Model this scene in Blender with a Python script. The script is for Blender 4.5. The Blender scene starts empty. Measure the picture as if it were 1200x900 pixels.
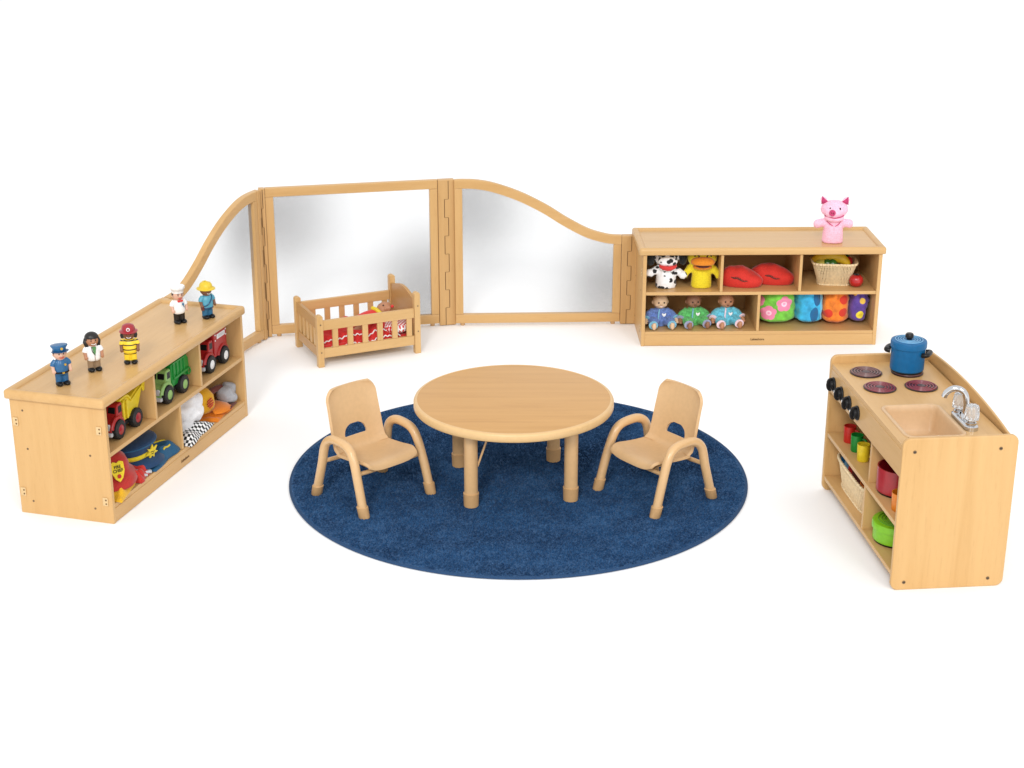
import bpy, bmesh, math, random
from mathutils import Vector, Matrix, noise
random.seed(7)
PI = math.pi; R = math.radians
S = bpy.context.scene
C = S.collection

# ------------------------------------------------------------------ materials
MATS = {}
def new_mat(name):
    m = bpy.data.materials.new(name); m.use_nodes = True
    nt = m.node_tree
    return m, nt, nt.nodes['Principled BSDF']
def node(nt, typ, **kw):
    n = nt.nodes.new(typ)
    for k, v in kw.items(): setattr(n, k, v)
    return n
def mixc(nt, fac, a, b):
    n = node(nt, 'ShaderNodeMix', data_type='RGBA')
    for i, v in ((0, fac), (6, a), (7, b)):
        if hasattr(v, 'links') or isinstance(v, bpy.types.NodeSocket): nt.links.new(v, n.inputs[i])
        elif i == 0: n.inputs[0].default_value = v
        else: n.inputs[i].default_value = (*v[:3], 1)
    return n.outputs[2]
def math_(nt, op, a, b=None, c=None):
    n = node(nt, 'ShaderNodeMath', operation=op)
    for i, v in enumerate((a, b, c)):
        if v is None: continue
        if isinstance(v, bpy.types.NodeSocket): nt.links.new(v, n.inputs[i])
        else: n.inputs[i].default_value = v
    return n.outputs[0]
def coords(nt, scale=(1, 1, 1), loc=(0, 0, 0)):
    t = node(nt, 'ShaderNodeTexCoord'); mp = node(nt, 'ShaderNodeMapping')
    nt.links.new(t.outputs['Object'], mp.inputs['Vector'])
    mp.inputs['Scale'].default_value = scale; mp.inputs['Location'].default_value = loc
    return mp.outputs[0]
def tex_noise(nt, vec, scale, detail=3, rough=.55, dist=0):
    n = node(nt, 'ShaderNodeTexNoise')
    nt.links.new(vec, n.inputs['Vector'])
    n.inputs['Scale'].default_value = scale; n.inputs['Detail'].default_value = detail
    n.inputs['Roughness'].default_value = rough; n.inputs['Distortion'].default_value = dist
    return n.outputs['Fac']
def ramp(nt, fac, stops):
    n = node(nt, 'ShaderNodeValToRGB'); nt.links.new(fac, n.inputs[0])
    e = n.color_ramp.elements
    while len(e) < len(stops): e.new(.5)
    for q, (p, c) in zip(e, stops): q.position = p; q.color = (*c, 1)
    return n.outputs[0]
def bump(nt, bsdf, h, strength=.2, dist=.002):
    b = node(nt, 'ShaderNodeBump'); nt.links.new(h, b.inputs['Height'])
    b.inputs['Strength'].default_value = strength; b.inputs['Distance'].default_value = dist
    nt.links.new(b.outputs[0], bsdf.inputs['Normal'])

WL, WD = (.595, .366, .152), (.535, .312, .116)
def wood(name, axis, light=WL, dark=WD, rough=.38, coat=.08):
    m, nt, b = new_mat(name)
    i = 'xyz'.index(axis)
    s = [26., 26., 26.]; s[i] = 1.3
    info = node(nt, 'ShaderNodeObjectInfo')
    off = node(nt, 'ShaderNodeVectorMath', operation='SCALE'); off.inputs[0].default_value = (3.1, 5.7, 4.3)
    nt.links.new(info.outputs['Random'], off.inputs['Scale'])
    add = node(nt, 'ShaderNodeVectorMath', operation='ADD')
    nt.links.new(coords(nt, s), add.inputs[0]); nt.links.new(off.outputs[0], add.inputs[1])
    v = add.outputs[0]
    n1 = tex_noise(nt, v, 1.0, 5, .6, .35)
    s2 = [9., 9., 9.]; s2[i] = .8
    n2 = tex_noise(nt, coords(nt, s2), .8, 2, .5, .6)
    s3 = [150., 150., 150.]; s3[i] = 14
    n3 = tex_noise(nt, coords(nt, s3), 1., 2, .6)
    f = math_(nt, 'ADD', math_(nt, 'MULTIPLY', n1, .55), math_(nt, 'MULTIPLY', n2, .45))
    col = ramp(nt, f, [(.33, dark), (.46, tuple(.35*a+.65*c for a, c in zip(dark, light))), (.56, light), (.72, tuple(min(1, x*1.06) for x in light))])
    fl = ramp(nt, n3, [(.30, (.86, .82, .76)), (.42, (1, 1, 1))])
    mu = node(nt, 'ShaderNodeMix', data_type='RGBA', blend_type='MULTIPLY'); mu.inputs[0].default_value = .38
    nt.links.new(col, mu.inputs[6]); nt.links.new(fl, mu.inputs[7])
    nt.links.new(mu.outputs[2], b.inputs['Base Color'])
    b.inputs['Roughness'].default_value = rough; b.inputs['Specular IOR Level'].default_value = .32
    b.inputs['Coat Weight'].default_value = coat; b.inputs['Coat Roughness'].default_value = .22
    bump(nt, b, n3, .05, .0006)
    return m
def plain(name, col, rough=.4, metal=0, coat=0, var=.06, nscale=60, bmp=.06, sheen=0, **kw):
    if min(col) < .5: col = tuple(c*.78 for c in col)
    m, nt, b = new_mat(name)
    n = tex_noise(nt, coords(nt), nscale, 4, .6)
    lo = tuple(c*(1-var) for c in col); hi = tuple(min(1, c*(1+var)) for c in col)
    nt.links.new(ramp(nt, n, [(.35, lo), (.65, hi)]), b.inputs['Base Color'])
    b.inputs['Roughness'].default_value = rough; b.inputs['Metallic'].default_value = metal
    b.inputs['Coat Weight'].default_value = coat
    if sheen:
        b.inputs['Sheen Weight'].default_value = sheen; b.inputs['Sheen Roughness'].default_value = .4
    for k, v in kw.items(): b.inputs[k.replace('_', ' ')].default_value = v
    if bmp: bump(nt, b, n, bmp, .001)
    return m
def cloth(name, col, nscale=160, var=.18, bmp=.5, sheen=.25, rough=.85):
    return plain(name, col, rough, var=var, nscale=nscale, bmp=bmp, sheen=sheen)
def spotted(name, base, spots, axes=(0, 2), var=.34, nscale=26, rough=.8, front=True, wob=.0):
    """spots: (u, v, radius, colour) discs printed on the cloth in object coordinates, drawn in order"""
    m, nt, b = new_mat(name)
    t = node(nt, 'ShaderNodeTexCoord'); sp = node(nt, 'ShaderNodeSeparateXYZ')
    nt.links.new(t.outputs['Object'], sp.inputs[0])
    n = tex_noise(nt, coords(nt), nscale, 4, .6)
    col = ramp(nt, n, [(.3, tuple(c*(1-var) for c in base)), (.7, tuple(min(1, c*(1+var)) for c in base))])
    for (u, v, r, c) in spots:
        ru, rv = (r if isinstance(r, tuple) else (r, r))
        du = math_(nt, 'DIVIDE', math_(nt, 'SUBTRACT', sp.outputs[axes[0]], u), ru)
        dv = math_(nt, 'DIVIDE', math_(nt, 'SUBTRACT', sp.outputs[axes[1]], v), rv)
        d = math_(nt, 'ADD', math_(nt, 'MULTIPLY', du, du), math_(nt, 'MULTIPLY', dv, dv))
        col = mixc(nt, math_(nt, 'LESS_THAN', d, 1.0), col, c)
    nt.links.new(col, b.inputs['Base Color'])
    b.inputs['Roughness'].default_value = rough; b.inputs['Sheen Weight'].default_value = .25
    bump(nt, b, n, .4, .001)
    return m
def M(k): return MATS[k]

def make_materials():
    for a in 'xyz': MATS['wood_'+a] = wood('maple_'+a, a)
    MATS['wood_top'] = wood('maple_top', 'x', rough=.27, coat=.02)
    MATS['laminate'] = wood('laminate', 'x', (.575, .315, .105), (.495, .258, .078), .38, .05)
    MATS['post'] = wood('hinge_maple', 'z', (.575, .35, .145), (.50, .285, .108))
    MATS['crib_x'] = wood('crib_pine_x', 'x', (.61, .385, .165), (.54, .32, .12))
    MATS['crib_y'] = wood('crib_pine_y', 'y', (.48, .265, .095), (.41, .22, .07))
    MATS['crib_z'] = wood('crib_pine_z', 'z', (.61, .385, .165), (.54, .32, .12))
    P = lambda k, c, **kw: MATS.__setitem__(k, plain(k, c, **kw))
    K = lambda k, c, **kw: MATS.__setitem__(k, cloth(k, c, **kw))
    P('beige', (.77, .495, .25), rough=.42, var=.03)
    P('tube', (.81, .51, .245), rough=.32, coat=.2, var=.03)
    P('boot', (.68, .41, .185), rough=.5, var=.03)
    P('edge', (.84, .55, .255), rough=.36, var=.03)
    P('gap', (.16, .075, .02), rough=.8)
    P('metal_dark', (.20, .13, .07), rough=.45, metal=.3)
    P('bracket', (.80, .56, .28), rough=.4)
    P('chrome', (.60, .61, .63), rough=.12, metal=1, var=.01, bmp=0)
    P('black', (.008, .008, .009), rough=.38, Specular_IOR_Level=.3)
    P('rubber', (.014, .014, .015), rough=.6)
    P('white', (.80, .80, .80), rough=.4)
    P('silver', (.55, .56, .58), rough=.35)
    P('acrylic', (.86, .88, .90), rough=.12, Transmission_Weight=.75, bmp=0)
    P('basin', (.78, .52, .29), rough=.4, var=.03)
    P('burner_rim', (.03, .012, .014), rough=.35)
    P('burner', (.17, .055, .050), rough=.3, coat=.3)
    P('burner_hot', (.24, .018, .035), rough=.3, coat=.3)
    P('burner_core', (.11, .07, .075), rough=.4)
    P('blue_pot', (.003, .135, .345), rough=.42, Specular_IOR_Level=.3)
    P('blue_ring', (.22, .52, .80), rough=.3)
    P('red_pot', (.42, .012, .02), rough=.35, coat=.2)
    P('red', (.62, .022, .012), rough=.4)
    P('truck_red', (.50, .017, .017), rough=.4)
    P('green', (.008, .30, .035), rough=.4)
    P('cup_green', (.004, .26, .03), rough=.4)
    P('lime', (.24, .62, .012), rough=.35)
    P('lime_dark', (.10, .36, .01), rough=.35)
    P('pale_green', (.33, .58, .17), rough=.42)
    P('yellow', (.88, .66, .02), rough=.4)
    P('orange', (.85, .24, .008), rough=.4)
    P('wicker', (.90, .70, .42), rough=.55, var=.10, nscale=90)
    P('wicker_rim', (.98, .78, .48), rough=.55, var=.2, nscale=120)
    P('skin_pale', (.82, .50, .36), rough=.5, var=.04)
    P('skin_doll', (.83, .56, .34), rough=.5, var=.03)
    P('skin_tan', (.55, .25, .13), rough=.5, var=.04)
    P('skin_brown', (.24, .10, .05), rough=.45, var=.05)
    P('skin_mid', (.33, .15, .08), rough=.5, var=.05)
    P('hair', (.012, .009, .008), rough=.4)
    P('hair_brown', (.05, .022, .012), rough=.5)
    P('fig_blue', (.012, .13, .32), rough=.38, coat=.15)
    P('fig_navy', (.006, .07, .19), rough=.38, coat=.15)
    P('fig_white', (.82, .83, .84), rough=.4)
    P('fig_khaki', (.35, .235, .14), rough=.45)
    P('fig_yellow', (.88, .62, .03), rough=.4)
    P('fig_sky', (.10, .42, .58), rough=.4)
    P('fig_jeans', (.02, .16, .32), rough=.45)
    P('fig_helmet', (.42, .022, .035), rough=.35)
    P('gold', (.75, .48, .06), rough=.3, metal=.4)
    P('fig_green', (.10, .32, .10), rough=.5)
    P('banana', (.88, .56, .02), rough=.45, nscale=30, var=.12)
    P('pear', (.66, .60, .10), rough=.45, nscale=30, var=.12)
    P('pepper', (.02, .15, .02), rough=.25, coat=.4, nscale=30, var=.2)
    P('apple', (.60, .015, .02), rough=.3, coat=.3, nscale=30, var=.15)
    K('plush_red', (.78, .035, .022), nscale=200, var=.12, bmp=.3)
    K('plush_pink', (.95, .50, .64), nscale=150, var=.14, bmp=.7)
    K('plush_hot', (.62, .05, .18), nscale=150, var=.2)
    K('plush_yellow', (.99, .80, .02), nscale=150, var=.10, bmp=.6)
    K('plush_orange', (.86, .27, .01), nscale=150, var=.12, bmp=.5)
    K('plush_black', (.012, .012, .012), nscale=150)
    K('felt_red', (.80, .04, .035), nscale=150, var=.1)
    K('hat_red', (.55, .022, .015), nscale=260, var=.12)
    K('vest_yellow', (.92, .50, .01), nscale=200, var=.12)
    K('vest_red', (.60, .025, .015), nscale=200)
    K('cap_navy', (.008, .05, .14), nscale=260, var=.15, sheen=.15)
    K('cap_teal', (.008, .10, .22), nscale=260, var=.15, sheen=.15)
    K('band_yellow', (.88, .66, .02), nscale=260, var=.1)
    K('hat_white', (.80, .80, .82), nscale=70, var=.06, bmp=.5)
    K('hat_grey', (.46, .47, .50), nscale=70, var=.10, bmp=.5)
    K('cap_amber', (.90, .46, .006), nscale=220, var=.1)
    K('cap_orange', (.86, .24, .006), nscale=220, var=.1)
    K('strap_brown', (.16, .03, .02), nscale=120)
    K('glove', (.50, .51, .54), nscale=90, bmp=.6)
    K('romper_blue', (.15, .25, .60), nscale=90, var=.35, bmp=.8)
    K('romper_green', (.13, .56, .16), nscale=90, var=.35, bmp=.8)
    K('romper_aqua', (.16, .62, .80), nscale=90, var=.3, bmp=.8)
    K('trim_aqua', (.25, .60, .82), nscale=150)
    K('trim_lilac', (.42, .46, .66), nscale=150)
    K('trim_pink', (.86, .66, .74), nscale=150)
    K('applique', (.84, .88, .92), nscale=200)
    K('blanket_red', (.74, .022, .02), nscale=220, var=.15)
    K('rickrack', (.86, .84, .84), nscale=200)
    K('mattress', (.74, .022, .02), nscale=200)
    # dalmatian fleece: black blots on white
    m, nt, b = new_mat('dalmatian')
    v = node(nt, 'ShaderNodeTexVoronoi'); v.inputs['Scale'].default_value = 36
    nz = tex_noise(nt, coords(nt), 60, 2)
    ad = node(nt, 'ShaderNodeVectorMath', operation='MULTIPLY_ADD')
    nzv = node(nt, 'ShaderNodeTexNoise'); nzv.inputs['Scale'].default_value = 45
    nt.links.new(coords(nt), nzv.inputs['Vector'])
    nt.links.new(nzv.outputs['Color'], ad.inputs[0]); ad.inputs[1].default_value = (.016,)*3; nt.links.new(coords(nt), ad.inputs[2])
    nt.links.new(ad.outputs[0], v.inputs['Vector'])
    nt.links.new(ramp(nt, v.outputs['Distance'], [(.37, (.012, .012, .013)), (.42, (.84, .84, .84))]), b.inputs['Base Color'])
    b.inputs['Roughness'].default_value = .85; b.inputs['Sheen Weight'].default_value = .2
    bump(nt, b, tex_noise(nt, coords(nt), 220, 3), .6, .001); MATS['dalmatian'] = m
    # black and white checked cloth, red and white gingham
    for key, c1, c2, sc in (('checks', (.015, .015, .016), (.82, .82, .82), 85), ('gingham', (.60, .02, .02), (.84, .80, .80), 110)):
        m, nt, b = new_mat(key)
        ck = node(nt, 'ShaderNodeTexChecker'); nt.links.new(coords(nt, (1, 1, 0), (.0031, .0027, .5)), ck.inputs['Vector'])
        ck.inputs['Scale'].default_value = sc; ck.inputs['Color1'].default_value = (*c1, 1); ck.inputs['Color2'].default_value = (*c2, 1)
        nt.links.new(ck.outputs['Color'], b.inputs['Base Color']); b.inputs['Roughness'].default_value = .8
        bump(nt, b, tex_noise(nt, coords(nt), 300, 2), .3, .001); MATS[key] = m
    # firefighter coat: black bands in the yellow
    m, nt, b = new_mat('fire_coat')
    t = node(nt, 'ShaderNodeTexCoord'); sp = node(nt, 'ShaderNodeSeparateXYZ'); nt.links.new(t.outputs['Object'], sp.inputs[0])
    col = None
    prev = (.88, .62, .03)
    for z in (.040, .058, .076, .093):
        f = math_(nt, 'LESS_THAN', math_(nt, 'ABSOLUTE', math_(nt, 'SUBTRACT', sp.outputs[2], z)), .0022)
        prev = mixc(nt, f, prev, (.02, .018, .015))
    nt.links.new(prev, b.inputs['Base Color']); b.inputs['Roughness'].default_value = .4; MATS['fire_coat'] = m
    # rug: mottled navy yarn
    m, nt, b = new_mat('rug_yarn')
    n1 = tex_noise(nt, coords(nt), 130, 3, .6); n2 = tex_noise(nt, coords(nt), 5, 4, .65, .4); n3 = tex_noise(nt, coords(nt), 26, 3, .6)
    f = math_(nt, 'ADD', math_(nt, 'MULTIPLY', n1, .62), math_(nt, 'ADD', math_(nt, 'MULTIPLY', n2, .15), math_(nt, 'MULTIPLY', n3, .23)))
    nt.links.new(ramp(nt, f, [(.40, (.008, .037, .103)), (.5, (.0160, .064, .160)), (.60, (.042, .108, .228))]), b.inputs['Base Color'])
    b.inputs['Roughness'].default_value = .95; b.inputs['Specular IOR Level'].default_value = .15
    b.inputs['Sheen Weight'].default_value = .06; MATS['rug'] = m
    P('rug_binding', (.014, .062, .16), rough=.9, var=.2, nscale=200)
    # clear acrylic pane, grey reflection gradient painted into it as two soft blobs
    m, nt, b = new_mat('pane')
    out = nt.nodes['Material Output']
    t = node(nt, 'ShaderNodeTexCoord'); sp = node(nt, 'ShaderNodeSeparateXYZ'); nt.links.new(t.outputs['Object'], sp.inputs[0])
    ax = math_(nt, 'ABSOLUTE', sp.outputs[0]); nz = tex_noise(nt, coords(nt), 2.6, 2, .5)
    refl = None
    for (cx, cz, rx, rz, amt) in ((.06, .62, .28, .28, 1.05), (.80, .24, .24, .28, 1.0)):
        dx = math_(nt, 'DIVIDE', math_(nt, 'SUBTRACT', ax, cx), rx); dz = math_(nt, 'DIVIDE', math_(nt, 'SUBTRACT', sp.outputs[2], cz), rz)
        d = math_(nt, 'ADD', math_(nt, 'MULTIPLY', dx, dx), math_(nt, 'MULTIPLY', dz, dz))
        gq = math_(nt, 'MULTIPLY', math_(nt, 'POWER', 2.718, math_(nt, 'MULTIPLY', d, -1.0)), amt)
        refl = gq if refl is None else math_(nt, 'ADD', refl, gq)
    refl = math_(nt, 'MULTIPLY', refl, math_(nt, 'ADD', math_(nt, 'MULTIPLY', nz, .35), .82))
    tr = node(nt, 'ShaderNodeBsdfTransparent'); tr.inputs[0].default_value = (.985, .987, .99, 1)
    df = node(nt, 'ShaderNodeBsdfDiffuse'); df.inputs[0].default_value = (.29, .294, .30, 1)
    mx = node(nt, 'ShaderNodeMixShader'); nt.links.new(math_(nt, 'MINIMUM', math_(nt, 'MULTIPLY', refl, .42), .46), mx.inputs[0])
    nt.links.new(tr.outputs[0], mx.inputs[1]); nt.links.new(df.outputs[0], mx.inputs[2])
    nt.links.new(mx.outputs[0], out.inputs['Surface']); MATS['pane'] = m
    # seamless white studio floor
    m, nt, b = new_mat('studio_white')
    nt.links.new(ramp(nt, tex_noise(nt, coords(nt), 3, 3), [(.3, (.945,)*3), (.7, (.95,)*3)]), b.inputs['Base Color'])
    b.inputs['Roughness'].default_value = .9; b.inputs['Specular IOR Level'].default_value = .1; MATS['studio'] = m
make_materials()

# ------------------------------------------------------------------ geometry helpers
def V(*a): return Vector(a)
def box(bm, x0, x1, y0, y1, z0, z1, mat=None):
    vs = [bm.verts.new((x, y, z)) for z in (z0, z1) for (x, y) in ((x0, y0), (x1, y0), (x1, y1), (x0, y1))]
    if mat is not None:
        for v in vs: v.co = mat @ v.co
    for f in ((3, 2, 1, 0), (4, 5, 6, 7), (0, 1, 5, 4), (1, 2, 6, 5), (2, 3, 7, 6), (3, 0, 4, 7)): bm.faces.new([vs[i] for i in f])
    return vs
def loft(bm, loops, closed=True, cap0=True, cap1=True):
    rows = [[bm.verts.new(p) for p in L] for L in loops]
    n = len(rows[0])
    for a, b in zip(rows, rows[1:]):
        for i in range(n if closed else n-1):
            j = (i+1) % n
            try: bm.faces.new((a[i], a[j], b[j], b[i]))
            except ValueError: pass
    if cap0: bm.faces.new(rows[0][::-1])
    if cap1: bm.faces.new(rows[-1])
    return rows
def catmull(pts, k=6):
    pts = [Vector(p) for p in pts]; out = []
    for i in range(len(pts)-1):
        p0 = pts[max(i-1, 0)]; p1 = pts[i]; p2 = pts[i+1]; p3 = pts[min(i+2, len(pts)-1)]
        for j in range(k):
            t = j/k
            out.append(.5*((2*p1)+(p2-p0)*t+(2*p0-5*p1+4*p2-p3)*t*t+(3*p1-p0-3*p2+p3)*t**3))
    out.append(pts[-1]); return out
def tube(bm, pts, r, seg=12, cap=True, flat=None):
    pts = [Vector(p) for p in pts]; n = len(pts)
    rs = r if isinstance(r, (list, tuple)) else [r]*n
    t0 = (pts[1]-pts[0]).normalized()
    up = V(0, 0, 1) if abs(t0.z) < .9 else V(1, 0, 0)
    nx = t0.cross(up).normalized(); loops = []
    for i, p in enumerate(pts):
        t = (pts[min(i+1, n-1)]-pts[max(i-1, 0)]).normalized()
        nx = (nx-t*nx.dot(t)).normalized(); ny = t.cross(nx)
        loops.append([p+(nx*math.cos(a)+ny*math.sin(a))*rs[i] for a in [2*PI*k/seg for k in range(seg)]])
    loft(bm, loops, True, cap, cap)
def lathe(bm, prof, seg=32, mat=None, cx=0, cy=0, sx=1, sy=1):
    """prof: (r, z) from bottom to top"""
    mat = mat or Matrix.Identity(4)
    rows = []
    for (r, z) in prof:
        if r < 1e-6: rows.append([bm.verts.new(mat @ V(cx, cy, z))])
        else: rows.append([bm.verts.new(mat @ V(cx+r*sx*math.cos(2*PI*k/seg), cy+r*sy*math.sin(2*PI*k/seg), z)) for k in range(seg)])
    for a, b in zip(rows, rows[1:]):
        for i in range(seg):
            j = (i+1) % seg
            if len(a) == 1 and len(b) == 1: continue
            if len(a) == 1: bm.faces.new((a[0], b[j], b[i]))
            elif len(b) == 1: bm.faces.new((a[i], a[j], b[0]))
            else: bm.faces.new((a[i], a[j], b[j], b[i]))
    if len(rows[0]) > 1: bm.faces.new(rows[0][::-1])
    if len(rows[-1]) > 1: bm.faces.new(rows[-1])
def ell(bm, c, r, seg=20, rings=12, mat=None, e=1.0):
    """ellipsoid, e<1 makes it boxier"""
    sp = lambda v: math.copysign(abs(v)**e, v)
    mat = mat or Matrix.Identity(4); c = Vector(c); rows = []
    for i in range(rings+1):
        th = -PI/2+PI*i/rings
        if i in (0, rings): rows.append([bm.verts.new(mat @ (c+V(0, 0, r[2]*math.copysign(1, th))))]); continue
        rows.append([bm.verts.new(mat @ (c+V(r[0]*sp(math.cos(th))*sp(math.cos(2*PI*k/seg)), r[1]*sp(math.cos(th))*sp(math.sin(2*PI*k/seg)), r[2]*sp(math.sin(th))))) for k in range(seg)])
    for a, b in zip(rows, rows[1:]):
        for i in range(seg):
            j = (i+1) % seg
            if len(a) == 1: bm.faces.new((a[0], b[j], b[i]))
            elif len(b) == 1: bm.faces.new((a[i], a[j], b[0]))
            else: bm.faces.new((a[i], a[j], b[j], b[i]))
def prism(bm, outline, d0, d1, plane='xz'):
    """outline in a plane, extruded along the third axis"""
    mk = {'xz': lambda u, v, w: (u, w, v), 'yz': lambda u, v, w: (w, u, v), 'xy': lambda u, v, w: (u, v, w)}[plane]
    loft(bm, [[mk(u, v, d0) for u, v in outline], [mk(u, v, d1) for u, v in outline]])
def rrect(x0, x1, y0, y1, r, seg=5):
    if not isinstance(r, (list, tuple)): r = [r]*4
    out = []
    for (cx, cy, a0, q) in ((x1, y1, 0, r[0]), (x0, y1, 90, r[1]), (x0, y0, 180, r[2]), (x1, y0, 270, r[3])):
        sx = -1 if cx == x1 else 1; sy = -1 if cy == y1 else 1
        if q <= 0: out.append((cx, cy)); continue
        for k in range(seg+1):
            a = R(a0+90*k/seg); out.append((cx+sx*q+q*math.cos(a), cy+sy*q+q*math.sin(a)))
    return out
def ring(bm, x0, x1, y0, y1, prof, r=.005, seg=3, close=True):
    """profile (inset, z) swept round a rounded rectangle"""
    loops = [[(x, y, z) for x, y in rrect(x0+i, x1-i, y0+i, y1-i, max(r-i, .0015) if r else .0015, seg)] for i, z in prof]
    rows = [[bm.verts.new(p) for p in L] for L in loops]
    if close: rows.append(rows[0])
    n = len(rows[0])
    for a, b in zip(rows, rows[1:]):
        for i in range(n):
            j = (i+1) % n; bm.faces.new((a[i], a[j], b[j], b[i]))
    return rows
def sheet(bm, nx, ny, f, thick=.002):
    """a cloth sheet z=f(u,v)->point, given thickness"""
    g = [[Vector(f(i/nx, j/ny)) for j in range(ny+1)] for i in range(nx+1)]
    top = [[bm.verts.new(p) for p in row] for row in g]
    bot = [[bm.verts.new(p-V(0, 0, thick)) for p in row] for row in g]
    for i in range(nx):
        for j in range(ny):
            bm.faces.new((top[i][j], top[i+1][j], top[i+1][j+1], top[i][j+1]))
            bm.faces.new((bot[i][j+1], bot[i+1][j+1], bot[i+1][j], bot[i][j]))
    for i in range(nx):
        bm.faces.new((top[i+1][0], top[i][0], bot[i][0], bot[i+1][0])); bm.faces.new((top[i][ny], top[i+1][ny], bot[i+1][ny], bot[i][ny]))
    for j in range(ny):
        bm.faces.new((top[0][j], top[0][j+1], bot[0][j+1], bot[0][j])); bm.faces.new((top[nx][j+1], top[nx][j], bot[nx][j], bot[nx][j+1]))
def wobble(bm, amp, freq, seed=0):
    for v in bm.verts:
        p = v.co*freq+V(seed*7.3, seed*3.1, seed*1.7)
        v.co += Vector(noise.noise_vector(p))*amp

def fix(bm):
    bmesh.ops.recalc_face_normals(bm, faces=bm.faces[:])
def obj(name, bm, mat, parent=None, bevel=0, smooth=False, angle=35, seg=2, sub=0):
    me = bpy.data.meshes.new(name)
    if isinstance(bm, bpy.types.Mesh): me = bm; me.name = name
    else:
        fix(bm); bm.to_mesh(me); bm.free()
    me.materials.clear()
    me.materials.append(M(mat) if isinstance(mat, str) else mat)
    if smooth:
        me.polygons.foreach_set('use_smooth', [True]*len(me.polygons))
        if angle < 180: me.set_sharp_from_angle(angle=R(angle))
    o = bpy.data.objects.new(name, me); C.objects.link(o)
    if bevel:
        b = o.modifiers.new('edge', 'BEVEL'); b.width = bevel; b.segments = seg; b.limit_method = 'ANGLE'; b.angle_limit = R(40)
    if sub:
        s = o.modifiers.new('sub', 'SUBSURF'); s.levels = sub; s.render_levels = sub
    if parent: o.parent = parent
    return o
def fuse(bm, voxel, it=4, amp=0, freq=40, seed=0, push=None):
    """union of overlapping closed lumps into one continuous skin"""
    fix(bm)
    me = bpy.data.meshes.new('lump'); bm.to_mesh(me); bm.free()
    o = bpy.data.objects.new('lump', me); C.objects.link(o)
    r = o.modifiers.new('r', 'REMESH'); r.mode = 'VOXEL'; r.voxel_size = voxel
    s = o.modifiers.new('s', 'SMOOTH'); s.factor = .5; s.iterations = it
    dg = bpy.context.evaluated_depsgraph_get()
    out = bpy.data.meshes.new_from_object(o.evaluated_get(dg))
    bpy.data.objects.remove(o); bpy.data.meshes.remove(me)
    if amp:
        for v in out.vertices:
            v.co += Vector(noise.noise_vector(v.co*freq+V(seed*5.1, seed, 0)))*amp
    if push:
        for v in out.vertices: v.co = push(v.co.copy())
    return out
def text_mesh(txt, size, depth=.0006, bold=False):
    cu = bpy.data.curves.new('lettering', 'FONT'); cu.body = txt; cu.size = size; cu.extrude = depth
    cu.align_x = 'CENTER'; cu.align_y = 'CENTER'
    if bold: cu.offset = size*.02
    o = bpy.data.objects.new('lettering', cu); C.objects.link(o)
    dg = bpy.context.evaluated_depsgraph_get()
    me = bpy.data.meshes.new_from_object(o.evaluated_get(dg))
    bpy.data.objects.remove(o); bpy.data.curves.remove(cu)
    return me
def xform(me, mat): me.transform(mat); return me
def BM(): return bmesh.new()

FR = dict(W=(0, 0, 0), L=(-1.5021, 5.4682, 73.80), R=(.6449, 7.5513, 1.175), K=(1.2265, 5.7988, -84.56), C=(-.9288, 7.2249, 25.07),
          M=(-1.2188, 7.696, 12.286), N=(-.2914, 7.8795, 1.887), Z=(-1.250, 7.6376, 70.5))
def at(fr, x, y, z=0):
    X, Y, a = FR[fr]; a = R(a)
    return V(X+x*math.cos(a)-y*math.sin(a), Y+x*math.sin(a)+y*math.cos(a), z)
def tag(o, label, cat, group=None, kind=None):
    o['label'] = label
    if cat: o['category'] = cat
    if group: o['group'] = group
    if kind: o['kind'] = kind
    return o
def put(o, fr, x=0, y=0, z=0, rot=0):
    o.location = at(fr, x, y, z); o.rotation_euler = (0, 0, R(FR[fr][2]+rot)); return o
def thing(name, label, cat, fr='W', x=0, y=0, z=0, rot=0, group=None):
    o = bpy.data.objects.new(name, None); C.objects.link(o); o.empty_display_size = .05
    put(o, fr, x, y, z, rot); return tag(o, label, cat, group)
def copy_tree(o, parent=None):
    c = o.copy(); C.objects.link(c)
    if parent: c.parent = parent
    for ch in [q for q in C.objects if q.parent == o]: copy_tree(ch, c)
    return c
def disc(c, r, axis, h, seg=16):
    """a short cylinder bmesh centred at c along axis x/y/z"""
    bm = BM(); m = {'z': Matrix.Identity(4), 'y': Matrix.Rotation(R(90), 4, 'X'), 'x': Matrix.Rotation(R(90), 4, 'Y')}[axis]
    lathe(bm, [(r, -h/2), (r, h/2)], seg, Matrix.Translation(c) @ m); return bm

# ------------------------------------------------------------------ setting
bm = BM(); g = 14
vs = [[bm.verts.new((-70+140*i/g, -20+120*j/g, 0)) for j in range(g+1)] for i in range(g+1)]
for i in range(g):
    for j in range(g): bm.faces.new((vs[i][j], vs[i+1][j], vs[i+1][j+1], vs[i][j+1]))
fl = obj('floor', bm, 'studio'); tag(fl, 'seamless plain white studio floor', None, kind='structure')

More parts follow.
